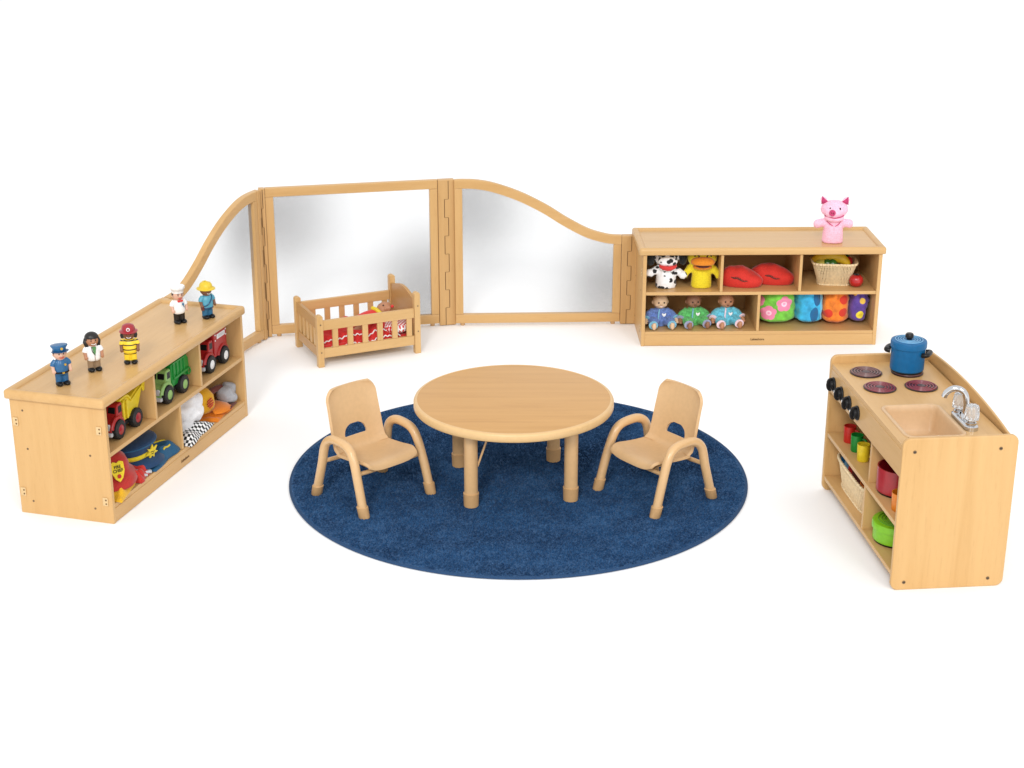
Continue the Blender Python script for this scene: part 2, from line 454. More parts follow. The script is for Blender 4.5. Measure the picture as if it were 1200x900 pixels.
# ------------------------------------------------------------------ round rug
RUG = .915; RT = .010
bm = BM(); lathe(bm, [(RUG-.006, .0005), (RUG, .003), (RUG, .008), (RUG-.004, RT), (RUG-.012, RT-.001), (0, RT-.001)], 160)
rug = obj('round_rug', bm, 'rug', smooth=True); rug.location = (.0254, 5.929, 0)
tag(rug, 'round navy blue pile rug under the table and two chairs', 'rug')
vs, fs = [], []
N_T = 70000
for k in range(N_T):
    r = (RUG-.010)*math.sqrt(random.random()); a = random.random()*2*PI
    x, y = r*math.cos(a), r*math.sin(a); s = .0032+.002*random.random(); b = random.random()*2*PI
    q = noise.noise(V(x*6, y*6, 0)); h = .0035+.003*random.random()
    lean = V(math.cos(q*5), math.sin(q*5), 0)*.003
    i = len(vs)
    for j in range(3): vs.append((x+s*math.cos(b+j*2.094), y+s*math.sin(b+j*2.094), RT-.002))
    vs.append((x+lean.x+random.uniform(-.002, .002), y+lean.y+random.uniform(-.002, .002), RT+h))
    fs += [(i, i+1, i+3), (i+1, i+2, i+3), (i+2, i, i+3)]
me = bpy.data.meshes.new('pile'); me.from_pydata(vs, [], fs); me.materials.append(M('rug'))
po = bpy.data.objects.new('pile', me); C.objects.link(po); po.parent = rug
bm = BM(); ro = []
for k in range(161):
    a = 2*PI*k/160; ro.append((RUG*math.cos(a), RUG*math.sin(a), .006))
tube(bm, ro, .0058, 8, False); obj('binding', bm, 'rug_binding', rug, smooth=True)

# ------------------------------------------------------------------ round table
T = thing('round_table', 'low round wooden table with thick pale edge, standing on the blue rug', 'table', 'W', .0067, 5.838, RT)
TZ = .373-RT; TR = .392
bm = BM(); lathe(bm, [(TR-.012, TZ-.030), (TR-.012, TZ-.001), (TR-.018, TZ+.0), (0, TZ)], 128); obj('tabletop', bm, 'laminate', T, smooth=True)
bm = BM()
pr = [(TR-.013, TZ-.034), (TR-.003, TZ-.033), (TR, TZ-.029), (TR, TZ-.008), (TR-.003, TZ-.002), (TR-.009, TZ+.0008), (TR-.014, TZ+.0004), (TR-.0145, TZ-.004)]
rows = [[bm.verts.new((r*math.cos(2*PI*k/128), r*math.sin(2*PI*k/128), z)) for k in range(128)] for r, z in pr]
for a, b in zip(rows, rows[1:]+rows[:1]):
    for i in range(128): bm.faces.new((a[i], a[(i+1) % 128], b[(i+1) % 128], b[i]))
obj('edge_band', bm, 'edge', T, smooth=True, angle=60)
for ang in (-126, -37.5, 54, 143):
    cx, cy = .279*math.cos(R(ang)), .279*math.sin(R(ang))
    bm = BM(); lathe(bm, [(.0265, .045), (.0265, TZ-.034), (.034, TZ-.034), (.034, TZ-.0305)], 28, cx=cx, cy=cy)
    lg = obj('leg', bm, 'tube', T, smooth=True)
    bm = BM(); lathe(bm, [(.025, 0), (.0285, .003), (.030, .050), (.0305, .056), (.0275, .058), (.0265, .058)], 28, cx=cx, cy=cy)
    obj('foot', bm, 'boot', lg, smooth=True)
    bm = BM(); d = V(-cx, -cy, 0).normalized()
    if ang in (-126, 143): d = V(.9, .2 if ang < 0 else -.6, 0).normalized()
    else: d = V(-.25, -.6 if ang > 0 else .9, 0).normalized()
    p0 = V(cx, cy, .165)+d*.026; p1 = V(cx, cy, TZ-.03)+d*.085
    tube(bm, [p0, p0.lerp(p1, .5), p1], .0042, 8); obj('brace', bm, 'tube', lg, smooth=True)
bm = disc((.279*math.cos(R(54))-.004, .279*math.sin(R(54))-.0262, .15), .004, 'y', .004, 10); obj('bolt', bm, 'black', T)

# ------------------------------------------------------------------ toddler chairs
def make_chair():
    t = thing('toddler_chair', '', 'chair', group='toddler chairs on the rug')
    # seat shell: profile (x, z) from front lip over the seat up the back
    prof = catmull([(.128, 0, .158), (.122, 0, .170), (.095, 0, .174), (.03, 0, .166), (-.045, 0, .163), (-.085, 0, .178), (-.105, 0, .215), (-.118, 0, .27), (-.136, 0, .35), (-.150, 0, .405), (-.153, 0, .419)], 5)
    n = len(prof); m = 24
    bm = BM(); grid = []
    tot = [0]
    for a, b in zip(prof, prof[1:]): tot.append(tot[-1]+(b-a).length)
    for i, p in enumerate(prof):
        s = tot[i]/tot[-1]
        w = .128 if s < .35 else .128-.006*min(1, (s-.35)/.5)
        if s < .10: w *= (1-.10*((.10-s)/.10)**2)
        if s > .90: w *= math.sqrt(max(0, 1-((s-.90)/.10)**2*.42))
        up = max(0, math.sin(min(1, max(0, (s-.02)/.55))*PI))
        row = []
        for j in range(m+1):
            u = -1+2*j/m
            curl = .016*abs(u)**4*(1 if s < .5 else .8)+(.010*u*u if s > .45 else 0)
            nrm = V(0, 0, 1) if s < .32 else V(1, 0, .2).normalized() if s > .5 else V((s-.32)/.18, 0, 1-(s-.32)/.18*.8).normalized()
            q = p+V(0, u*w, 0)+nrm*curl
            row.append(q)
        grid.append(row)
    # grip hole
    def hole(i, j):
        if tot[i]/tot[-1] < .45: return False
        q = grid[i][j]; dz = (q.z-.222); dy = q.y
        return False
    vt = [[bm.verts.new(q) for q in row] for row in grid]
    for i in range(n-1):
        for j in range(m): bm.faces.new((vt[i][j], vt[i+1][j], vt[i+1][j+1], vt[i][j+1]))
    # cut the D-shaped grip hole: move a patch's rim onto the outline, then delete what is inside
    hz0, hz1, hw = .220, .268, .054
    def inside(c): 
        if c.x > -.09: return False
        v = (c.z-hz0)/(hz1-hz0)
        if v < 0 or v > 1: return False
        return abs(c.y) < hw*(1-max(0, v-.15)**2.2/.75)**.5 if (1-max(0, v-.15)**2.2/.75) > 0 else False
    bmesh.ops.subdivide_edges(bm, edges=[e for e in bm.edges if all(abs(v.co.y) < .075 and v.co.z > .19 and v.co.z < .31 and v.co.x < -.085 for v in e.verts)], cuts=3, use_grid_fill=True)
    bm.faces.ensure_lookup_table()
    bmesh.ops.delete(bm, geom=[f for f in bm.faces if inside(f.calc_center_median())], context='FACES')
    hb = [v for v in bm.verts if v.is_boundary and abs(v.co.y) < .07 and .20 < v.co.z < .29 and v.co.x < -.09]
    for _ in range(3):
        new = {}
        for v in hb:
            nb = [e.other_vert(v) for e in v.link_edges if e.is_boundary]
            if len(nb) == 2: new[v] = v.co*.5+(nb[0].co+nb[1].co)*.25
        for v, c in new.items(): v.co = c
    o = obj('seat_shell', bm, 'beige', t, smooth=True, angle=60)
    so = o.modifiers.new('thick', 'SOLIDIFY'); so.thickness = .011; so.offset = -1
    be = o.modifiers.new('round', 'BEVEL'); be.width = .0035; be.segments = 3; be.limit_method = 'ANGLE'; be.angle_limit = R(50)
    for sgn in (-1, 1):
        y = sgn*.158
        pts = catmull([(.146, y*1.05, .03), (.118, y*1.03, .13), (.088, y, .215), (.055, y*.99, .252), (.0, y*.99, .262), (-.05, y*.99, .256), (-.088, y, .222), (-.108, y*1.02, .14), (-.138, y*1.05, .03)], 7)
        bm = BM(); tube(bm, pts, .0176, 18); fr = obj('arm_frame', bm, 'tube', t, smooth=True)
        for (fx, hx) in ((.146, .118), (-.138, -.108)):
            dx = (hx-fx)/.1
            bm = BM(); lathe(bm, [(.0195, 0), (.0215, .003), (.0222, .036), (.0226, .041), (.0195, .044), (.0176, .044)], 20)
            for v in bm.verts: v.co += V(fx+(v.co.z-.03)*dx, y*1.05, 0)
            obj('foot', bm, 'boot', fr, smooth=True)
    for x, z, w in ((.098, .150, .155), (-.098, .150, .155)):
        bm = BM(); tube(bm, [(x, -w, z+.004), (x*.98, -.07, z), (x*.98, .07, z), (x, w, z+.004)], .0085, 10); obj('crossbar', bm, 'tube', t, smooth=True)
    for y in (-.06, .06):
        bm = BM(); box(bm, -.098, .10, y-.009, y+.009, .146, .152); obj('seat_support', bm, 'boot', t, bevel=.002)
    return t
ch = make_chair()
ch['label'] = 'beige toddler chair facing away from the long cabinet of toy figures'
ch2 = copy_tree(ch)
ch2['label'] = 'beige toddler chair on the play kitchen side of the table'
ch.location = (-.546, 5.732, RT); ch.rotation_euler.z = R(-46.6)
ch2.location = (.563, 5.735, RT); ch2.rotation_euler.z = R(217.7)

# ------------------------------------------------------------------ storage cabinets
def cabinet(fr, label):
    W, D, H = 1.18, .397, .472
    t = thing('storage_cabinet', label, 'cabinet', fr, group='low storage cabinets with cubbies')
    for x0 in (0, W-.018):
        bm = BM(); box(bm, x0, x0+.018, 0, D, 0, H-.001); sp = obj('side_panel', bm, 'wood_z', t, bevel=.002)
        xo, sg = (x0, -1) if x0 == 0 else (x0+.018, 1)
        for (y, z) in ((.028, .377), (.378, .377), (.028, .09), (.378, .09)):
            bm = BM(); box(bm, min(xo, xo+sg*.0045), max(xo, xo+sg*.0045), y-.011, y+.011, z-.017, z+.017)
            br = obj('bracket', bm, 'bracket', sp, bevel=.003)
            for dz in (-.0075, .0075):
                bm = disc((xo+sg*.0046, y-.004, z+dz), .0034, 'x', .0012, 10); obj('bracket_hole', bm, 'gap', br)
        for (y, z) in ((.345, .424), (.34, .269), (.34, .054), (.075, .056), (.075, .272)):
            bm = disc((xo+sg*.0003, y, z), .0042, 'x', .0012, 12); obj('screw', bm, 'metal_dark', sp)
    bm = BM(); box(bm, .018, W-.018, D-.012, D-.002, .02, H-.002); obj('back_panel', bm, 'wood_x', t)
    bm = BM(); box(bm, .018, W-.018, .003, D-.013, .058, .075); obj('bottom_shelf', bm, 'wood_x', t, bevel=.0015)
    bm = BM(); box(bm, .018, W-.018, .001, .018, .002, .058); kb = obj('kick_board', bm, 'wood_x', t, bevel=.0015)
    me = text_mesh('Lakeshore', .0165, .0004, True)
    xform(me, Matrix.Translation((.583, .0004, .033)) @ Matrix.Rotation(R(90), 4, 'X')); obj('lettering', me, 'gap', kb)
    bm = BM(); box(bm, .018, W-.018, .004, D-.013, .264, .280); obj('middle_shelf', bm, 'wood_x', t, bevel=.0015)
    for x, z0, z1 in ((.391, .2803, H-.003), (.781, .2803, H-.003), (.582, .0753, .2637)):
        bm = BM(); box(bm, x-.007, x+.007, .005, D-.013, z0, z1); obj('divider', bm, 'wood_z', t, bevel=.0015)
    bm = BM(); box(bm, .0, W, .0, D, H, .4975); tp = obj('top', bm, 'wood_top', t)
    bm = BM()
    ring(bm, -.021, W+.015, -.011, D+.011, [(0.003, .4725), (0, .476), (0, .497), (.003, .5035), (.008, .507), (.015, .508), (.024, .507), (.030, .503), (.034, .4978), (.034, .4725)], .012, 4)
    obj('raised_rim', bm, 'wood_x', tp, smooth=True, angle=50)
    return t
cabinet('L', 'low maple cabinet topped by five toy figures, holding trucks and hats')
cabinet('R', 'low maple cabinet with a pink pig puppet on top, holding dolls and bags')

# ------------------------------------------------------------------ divider panels
PW, PH = .8526, .772
CURVE = catmull([(0, 0, .772), (.05, 0, .773), (.12, 0, .769), (.205, 0, .752), (.335, 0, .706), (.465, 0, .640), (.574, 0, .571), (.684, 0, .512), (.771, 0, .485), (.81, 0, .479), (PW, 0, .477)], 6)
def divider_panel(fr, label, curved, mirror=False):
    t = thing('divider_panel', label, 'divider panel', fr, group='hinged see-through divider panels')
    sx = -1 if mirror else 1; th = .030; sw = .040
    X = lambda x: sx*x
    PW = .8526 if curved else .8626
    def bx(name, x0, x1, z0, z1, mat, d=0, par=t):
        bm = BM(); a, b = sorted((X(x0), X(x1))); box(bm, a, b, -.001+d, th-d, z0, z1); return obj(name, bm, mat, par, bevel=.0025)
    zr = .477 if curved else PH
    bx('stile', 0, sw, .062, PH-.046, 'wood_z'); bx('stile', PW-sw, PW, .062, zr-.046, 'wood_z')
    bx('bottom_rail', 0, PW, .014, .0615, 'wood_x')
    if curved:
        bm = BM(); loops = []
        for i, p in enumerate(CURVE):
            tg = (CURVE[min(i+1, len(CURVE)-1)]-CURVE[max(i-1, 0)]).normalized(); nn = V(tg.z, 0, -tg.x)
            if i in (0, len(CURVE)-1): nn = V(0, 0, -1)
            q = p+nn*.0455
            loops.append([(X(p.x), -.001, p.z-.004), (X(p.x), .003, p.z), (X(p.x), th-.004, p.z), (X(p.x), th, p.z-.004), (X(q.x), th, q.z), (X(q.x), -.001, q.z)])
        loft(bm, loops); obj('top_rail', bm, 'wood_x', t, smooth=True, angle=30)
        ol = [(X(.036), .058), (X(PW-.036), .058)]+[(X(p.x), p.z-.02) for p in reversed(CURVE) if .036 <= p.x <= PW-.036]
    else:
        bx('top_rail', 0, PW, PH-.0455, PH, 'wood_x')
        ol = [(.036, .058), (PW-.036, .058), (PW-.036, PH-.03), (.036, PH-.03)]
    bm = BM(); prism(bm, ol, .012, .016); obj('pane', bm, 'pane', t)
    for x in (.035, PW-.035):
        bm = BM(); lathe(bm, [(.010, 0), (.012, .003), (.012, .0142)], 14, cx=X(x), cy=.014); obj('glide', bm, 'boot', t, smooth=True)
    return t
def hinge_post(t, x0, x1, z1, n):
    """a knuckled hinge strip: two interlocked boards"""
    bm = BM(); box(bm, x0, x1, -.006, .032, .004, z1); h = obj('hinge_post', bm, 'post', t, bevel=.003)
    xm = (x0+x1)/2; s = (x1-x0)*.12; bm = BM(); zs = [.004+(z1-.008)*k/n for k in range(n+1)]
    for k in range(n):
        xx = xm+(s if k % 2 else -s)
        box(bm, xx-.0016, xx+.0016, -.0068, -.0055, zs[k]+.001, zs[k+1]-.001)
        box(bm, xm-s, xm+s, -.0068, -.0055, zs[k+1]-.0008, zs[k+1]+.0006) if k < n-1 else None
    obj('hinge_joint', bm, 'gap', h)
pm = divider_panel('M', 'tall rectangular see-through panel in a maple frame, behind the doll crib', False)
hinge_post(pm, .8640, .8640+.0845, PH, 8)
hinge_post(pm, -.031, -.0012, PH, 8)
pn = divider_panel('N', 'see-through panel with a swooping top, joined to the pig puppet cabinet', True)
hinge_post(pn, PW+.0015, PW+.083, .477, 6)
pz = divider_panel('Z', 'see-through panel with a swooping top, joined to the toy figures cabinet', True, True)
bm = BM(); hz = thing; 
def hinge_post_left(t):
    bm = BM(); box(bm, .0015, .030, -.004, .028, .004, PH); h = obj('hinge_post', bm, 'post', t, bevel=.003)
    bm = BM()
    for k in range(4): box(bm, .024, .0274, -.0048, -.0035, .62-.165*k-.075, .62-.165*k+.012)
    obj('hinge_joint', bm, 'gap', h)
hinge_post_left(pz)
hinge_post(pz, -PW-.082, -PW-.006, .477, 6)

# ------------------------------------------------------------------ play kitchen
KW, KD, KH, KZ = .8713, .401, .566, .535
def kitchen():
    t = thing('play_kitchen', 'maple play kitchen with burners, knobs, sink and open shelves', 'play kitchen', 'K')
    for x0 in (0, KW-.018):
        bm = BM(); prism(bm, rrect(0, KD, 0, KH, .028, 6), x0, x0+.018, 'yz'); sp = obj('side_panel', bm, 'wood_z', t, bevel=.0035)
        xo, sg = (x0, -1) if x0 == 0 else (x0+.018, 1)
        for (y, z) in ((.042, .517), (.34, .519), (.046, .03), (.345, .032)):
            bm = disc((xo+sg*.0004, y, z), .0062, 'x', .0018, 14); sc = obj('screw', bm, 'metal_dark', sp)
            bm = BM(); box(bm, xo+sg*.0012-.0006, xo+sg*.0012+.0006, y-.0042, y+.0042, z-.001, z+.001); obj('slot', bm, 'black', sc)
    X0, X1 = .0185, KW-.0185
    sx0, sx1, sy0, sy1 = .492, .788, .046, .250
    bm = BM()
    for a in ((X0, sx0, .004, KD-.02), (sx1, X1, .004, KD-.02), (sx0, sx1, .004, sy0), (sx0, sx1, sy1, KD-.02)): box(bm, a[0], a[1], a[2], a[3], KZ-.018, KZ)
    obj('countertop', bm, 'wood_x', t)
    bm = BM(); box(bm, X0, X1, .002, .016, .420, KZ-.0185); fa = obj('fascia', bm, 'wood_x', t, bevel=.0015)
    # arched splash back
    ol = [(X0, .26)]+[(X1, .26)]
    for k in range(25):
        u = 1-k/24; x = X0+(X1-X0)*u; ol.append((x, .545+.040*math.sin(PI*min(1, (u*.86+.20)))**.8))
    bm = BM(); prism(bm, ol, KD-.0135, KD-.004); obj('splash_back', bm, 'wood_x', t, bevel=.003)
    bm = BM(); box(bm, X0, X1, KD-.017, KD-.007, .02, .259); obj('back_panel', bm, 'wood_x', t)
    for z, nm in ((.250, 'middle_shelf'), (.065, 'bottom_shelf')):
        bm = BM(); box(bm, X0, X1, .004, KD-.02, z-.016, z); obj(nm, bm, 'wood_x', t, bevel=.0015)
    for z0, z1 in ((.0653, .2337), (.2503, KZ-.0185)):
        if z0 > .2: bm = BM(); box(bm, .497, .513, .018, .03, z0, .42); box(bm, .497, .513, .03, KD-.021, z0, .42)
        else: bm = BM(); box(bm, .497, .513, .006, KD-.021, z0, z1)
        obj('divider', bm, 'wood_z', t)
    # sink
    bm = BM()
    pf = [(-.008, KZ+.0005), (-.007, KZ+.003), (-.003, KZ+.0045), (.003, KZ+.004), (.006, KZ+.000), (.009, KZ-.02), (.016, KZ-.085), (.024, KZ-.096), (.04, KZ-.10)]
    rows = ring(bm, sx0, sx1, sy0, sy1, pf, .03, 6, close=False); bm.faces.new(rows[-1]); sk = obj('sink_basin', bm, 'basin', t, smooth=True, angle=60)
    bm = BM(); lathe(bm, [(.017, KZ-.0995), (.018, KZ-.098), (.010, KZ-.0975), (0, KZ-.098)], 20, cx=.64, cy=.148); obj('drain', bm, 'chrome', sk, smooth=True)
    # burners
    for i, (x, y) in enumerate(((.140, .099), (.306, .100), (.307, .256), (.150, .255))):
        bm = BM(); lathe(bm, [(.0595, KZ+.0003), (.0605, KZ+.004), (.058, KZ+.0055), (.056, KZ+.005), (0, KZ+.005)], 40, cx=x, cy=y)
        bu = obj('burner', bm, 'burner_rim', t, smooth=True)
        bm = BM()
        for q in (.0215, .0325, .0435, .0535):
            tube(bm, [(x+q*math.cos(2*PI*k/40), y+q*math.sin(2*PI*k/40), KZ+.0056) for k in range(41)], .0032, 6, False)
        obj('coil', bm, 'burner_hot' if i in (1, 2) else 'burner', bu, smooth=True)
        bm = BM(); lathe(bm, [(.0145, KZ+.005), (.0145, KZ+.0075), (.010, KZ+.009), (0, KZ+.009)], 20, cx=x, cy=y); obj('hub', bm, 'burner_core', bu, smooth=True)
    # knobs
    for x in (.066, .168, .268, .370):
        m4 = Matrix.Translation((x, .002, .466)) @ Matrix.Rotation(R(90), 4, 'X')
        bm = BM(); lathe(bm, [(.027, 0), (.028, .003), (.026, .007), (.019, .010), (.018, .016), (.015, .019), (0, .020)], 28, m4); kn = obj('knob', bm, 'black', fa, smooth=True)
        bm = BM(); a = R(random.choice((-6, 4, 0)))
        prism(bm, [(.027*math.cos(q)*1.0, .010+.021*abs(math.sin(q))**.7) for q in [PI*k/14 for k in range(15)]], -.0048, .0048, 'yz'); bm.transform(m4 @ Matrix.Rotation(a, 4, 'Z')); obj('grip', bm, 'black', kn, bevel=.003, seg=3)
        bm = BM(); box(bm, -.0011, .0011, .004, .014, .0298, .0315, m4 @ Matrix.Rotation(a, 4, 'Z')); obj('pointer', bm, 'white', kn)
    # faucet
    fx, fy = .672, .285
    bm = BM(); loft(bm, [[(x, y, z) for x, y in rrect(fx-.085+i, fx+.085-i, fy-.024+i, fy+.024-i, .022, 6)] for i, z in ((0, KZ+.0003), (0, KZ+.014), (.003, KZ+.018), (.008, KZ+.020))])
    fb = obj('faucet', bm, 'chrome', t, smooth=True)
    bm = BM(); sp = catmull([(fx, fy, KZ+.018), (fx, fy, KZ+.07), (fx-.004, fy-.006, KZ+.105), (fx-.010, fy-.024, KZ+.122), (fx-.018, fy-.048, KZ+.122), (fx-.024, fy-.066, KZ+.106), (fx-.026, fy-.072, KZ+.090)], 6)
    tube(bm, sp, .0105, 16); lathe(bm, [(.0175, KZ+.018), (.016, KZ+.032), (.0125, KZ+.036)], 20, cx=fx, cy=fy); obj('spout', bm, 'chrome', fb, smooth=True)
    for dx in (-.058, .058):
        bm = BM(); lathe(bm, [(.019, KZ+.019), (.019, KZ+.026), (.013, KZ+.030), (.013, KZ+.035)], 20, cx=fx+dx, cy=fy); obj('handle_base', bm, 'chrome', fb, smooth=True)
        bm = BM(); loops = []
        for r, z in ((.016, KZ+.034), (.0245, KZ+.038), (.0255, KZ+.056), (.0225, KZ+.080), (.019, KZ+.088), (.009, KZ+.090)):
            loops.append([(fx+dx+r*(1+.08*math.cos(8*a))*math.cos(a), fy+r*(1+.08*math.cos(8*a))*math.sin(a), z) for a in [2*PI*k/48 for k in range(48)]])
        loft(bm, loops); obj('tap_handle', bm, 'acrylic', fb, smooth=True, angle=60)
    return t
kitchen()

def pot(name, label, fr, x, y, z, r, h, mat, rings, rot=0, lid=True):
    t = thing(name, label, 'toy pot', fr, x, y, z, rot)
    bm = BM(); lathe(bm, [(r*.93, 0), (r*.95, .002), (r*.96, .006)], 48); obj('base', bm, 'black', t, smooth=True)
    pf = [(r*.95, .006), (r, .010), (r, h)]
    if lid: pf += [(0, h)]
    else: pf += [(r*.94, h), (r*.93, .015), (0, .012)]
    bm = BM(); lathe(bm, pf, 48); obj('pot_body', bm, mat, t, smooth=True)
    if lid:
        bm = BM(); lathe(bm, [(r*1.0, h+.0005), (r*1.07, h+.002), (r*1.07, h+.020), (r*1.04, h+.026), (r*.95, h+.028), (0, h+.030)], 48); ld = obj('lid', bm, mat, t, smooth=True)
        bm = BM()
        for q in (.35, .5, .65, .8):
            loop = [(r*q*math.cos(2*PI*k/48), r*q*math.sin(2*PI*k/48), h+.0295) for k in range(49)]
            tube(bm, loop, .0016, 6, False)
        obj('ring_grooves', bm, rings, ld, smooth=True)
        bm = BM(); lathe(bm, [(.010, h+.029), (.010, h+.034), (.0155, h+.038), (.0155, h+.048), (.012, h+.053), (0, h+.054)], 24); obj('lid_knob', bm, 'black', ld, smooth=True)
    for s in (-1, 1) if lid else ():
        bm = BM(); tube(bm, catmull([(s*(r-.002), -.024, h-.018), (s*(r+.014), -.022, h-.016), (s*(r+.015), .022, h-.016), (s*(r-.002), .024, h-.018)], 6), .0095, 12); obj('handle', bm, 'black', t, smooth=True)
    return t
pot('cooking_pot', 'blue toy pot with ringed lid standing on a stove burner', 'K', .150, .252, KZ+.0105, .063, .094, 'blue_pot', 'blue_ring', 55)
pot('cooking_pot', 'lime green toy pot with lid on the kitchen bottom shelf', 'K', .612, .098, .0655, .082, .052, 'lime', 'lime_dark', 8)
pot('cooking_pot', 'open red toy pot on the kitchen middle shelf', 'K', .597, .094, .2505, .076, .098, 'red_pot', 'red_pot', 90, lid=False)
def cup(label, x, y, z, mat, r=.0235, h=.066, rot=-60):
    t = thing('cup', label, 'toy cup', 'K', x, y, z, rot, group='toy cups on the play kitchen shelves')
    bm = BM(); lathe(bm, [(r*.88, 0), (r*.94, .003), (r*1.02, h), (r*.94, h), (r*.86, .006), (0, .005)], 32); obj('cup_body', bm, mat, t, smooth=True)
    bm = BM(); tube(bm, catmull([(r*.95, 0, h*.8), (r*1.6, 0, h*.75), (r*1.65, 0, h*.4), (r*.9, 0, h*.25)], 6), .0045, 10); obj('handle', bm, mat, t, smooth=True)
cup('small red cup, farthest back of the row of kitchen shelf cups', .125, .060, .2505, 'red', rot=40)
cup('small green cup between the red and yellow kitchen cups', .216, .060, .2505, 'cup_green', rot=45)
cup('small yellow cup in the row of kitchen shelf cups', .310, .056, .2505, 'yellow', rot=70)
cup('orange cup half hidden behind the end panel, beside the red pot', .752, .055, .2505, 'orange', .034, .066, 40)

# ------------------------------------------------------------------ wicker baskets
def basket(label, fr, x, y, z, wt, dt, wb, db, h, rot, group='wicker baskets'):
    t = thing('wicker_basket', label, 'basket', fr, x, y, z, rot, group)
    def rim(k, n, f, e=0):
        a = 2*PI*k/n; c, s = math.cos(a), math.sin(a)
        w = (wb+(wt-wb)*f)/2+e; d = (db+(dt-db)*f)/2+e
        q = 5.; rr = (abs(c)**q+abs(s)**q)**(-1/q)
        return V(w*c*rr, d*s*rr, h*f)
    n = int((wt+dt)*2/.0082)
    bm = BM()
    for k in range(n):
        tube(bm, [rim(k, n, f, .0010*math.sin(f*24+k*PI)) for f in (0, .17, .33, .5, .67, .83, 1)], .0030, 6)
    obj('stakes', bm, 'wicker', t, smooth=True)
    bm = BM()
    for i in range(1, 8):
        f = i/8; loop = [rim(k/2, n, f, -.0012+.0016*(1 if (k//2+i) % 2 else -1)) for k in range(2*n+1)]
        tube(bm, loop, .0015, 5, False)
    obj('weave', bm, 'wicker', t, smooth=True)
    bm = BM()
    for f, r in ((0.02, .0042), (.985, .0046), (1.02, .0046)):
        loop = []
        for k in range(2*n+1): loop.append(rim(k/2, n, f, .003+.0016*math.sin(k*1.6+f*9)))
        tube(bm, loop, r, 6, False)
    obj('rim', bm, 'wicker_rim', t, smooth=True)
    bm = BM(); loft(bm, [[(p.x*.96, p.y*.96, zz) for p in [rim(k, 40, 0) for k in range(40)]] for zz in (.002, .006)]); obj('basket_base', bm, 'wicker', t)
    return t
basket('cream wicker basket of play food on the cabinet upper shelf', 'R', .978, .165, .2805, .215, .17, .145, .12, .112, -6)
basket('cream wicker basket of dishes on the kitchen bottom shelf', 'K', .250, .130, .0655, .40, .20, .33, .17, .108, 0)

# play food
def food(name, label, cat, me, mat, fr, x, y, z, rot=0):
    o = obj(name, me, mat, smooth=True, angle=180); tag(o, label, cat); put(o, fr, x, y, z, rot); return o
bm = BM(); pts = catmull([(-.095, 0, .010), (-.06, 0, .030), (0, 0, .042), (.05, 0, .030), (.085, 0, -.002)], 6)
tube(bm, pts, [.006+.024*math.sin(PI*min(1, max(0, k/(len(pts)-1)*.94+.04)))**.6 for k in range(len(pts))], 12)
bn = food('banana', 'curved yellow banana lying across the food basket', 'play food', fuse(bm, .004, 3), 'banana', 'R', .965, .150, .378, -14)
bm = BM(); tube(bm, [(-.092, 0, .011), (-.104, 0, .006)], [.006, .004], 8); obj('stem', bm, 'gap', bn, smooth=True)
bm = BM(); ell(bm, (0, 0, 0), (.034, .032, .034)); ell(bm, (.0, 0, .034), (.020, .019, .026))
pr_ = food('pear', 'yellow green pear in the food basket behind the pepper', 'play food', xform(fuse(bm, .004, 4), Matrix.Rotation(R(65), 4, 'Y')), 'pear', 'R', .912, .145, .375)
bm = BM(); tube(bm, [(.056, 0, .026), (.068, 0, .033)], .003, 8); obj('stem', bm, 'gap', pr_, smooth=True)
bm = BM()
for k in range(4):
    a = k*PI/2+.4; ell(bm, (.018*math.cos(a), .018*math.sin(a), 0), (.026, .026, .033), 14, 10)
pp = food('bell_pepper', 'dark green bell pepper at the front of the food basket', 'play food', fuse(bm, .0035, 2), 'pepper', 'R', .955, .142, .380)
bm = BM(); tube(bm, [(0, 0, .026), (.002, 0, .036), (.006, 0, .042)], [.006, .004, .005], 8); obj('stem', bm, 'lime_dark', pp, smooth=True)
def round_fruit(name, label, r, fr, x, y, z, squash=.85, smile=False, leaf='pepper'):
    bm = BM(); lathe(bm, [(0, -squash*r*.86), (.35*r, -squash*r), (.75*r, -squash*r*.75), (r, -squash*r*.05), (.86*r, squash*r*.62), (.45*r, squash*r*.98), (.15*r, squash*r*.88), (0, squash*r*.80)], 28)
    bmesh.ops.subdivide_edges(bm, edges=bm.edges[:], cuts=1, smooth=1.0)
    o = food(name, label, 'play food', bm, 'apple', fr, x, y, z)
    bm = BM(); tube(bm, [(0, 0, squash*r*.8), (.002, 0, squash*r*1.08), (.005, 0, squash*r*1.2)], .0028, 8)
    for k in range(5):
        a = k*2*PI/5
        tube(bm, [(0, 0, squash*r*.84), (.3*r*math.cos(a), .3*r*math.sin(a), squash*r*1.0), (.52*r*math.cos(a), .52*r*math.sin(a), squash*r*.93)], [.004, .0045, .001], 6)
    obj('stem', bm, leaf, o, smooth=True)
    return o
round_fruit('tomato', 'shiny red tomato on the shelf beside the food basket', .036, 'R', 1.078, .085, .3115, .85, leaf='hair')
round_fruit('apple', 'red apple poking out of the far end of the food basket', .033, 'R', 1.040, .165, .385, .95)
bm = BM(); ell(bm, (0, 0, 0), (.026, .026, .024)); food('plum', 'small dark red plum behind the banana in the basket', 'play food', bm, 'red_pot', 'R', 1.004, .205, .385)
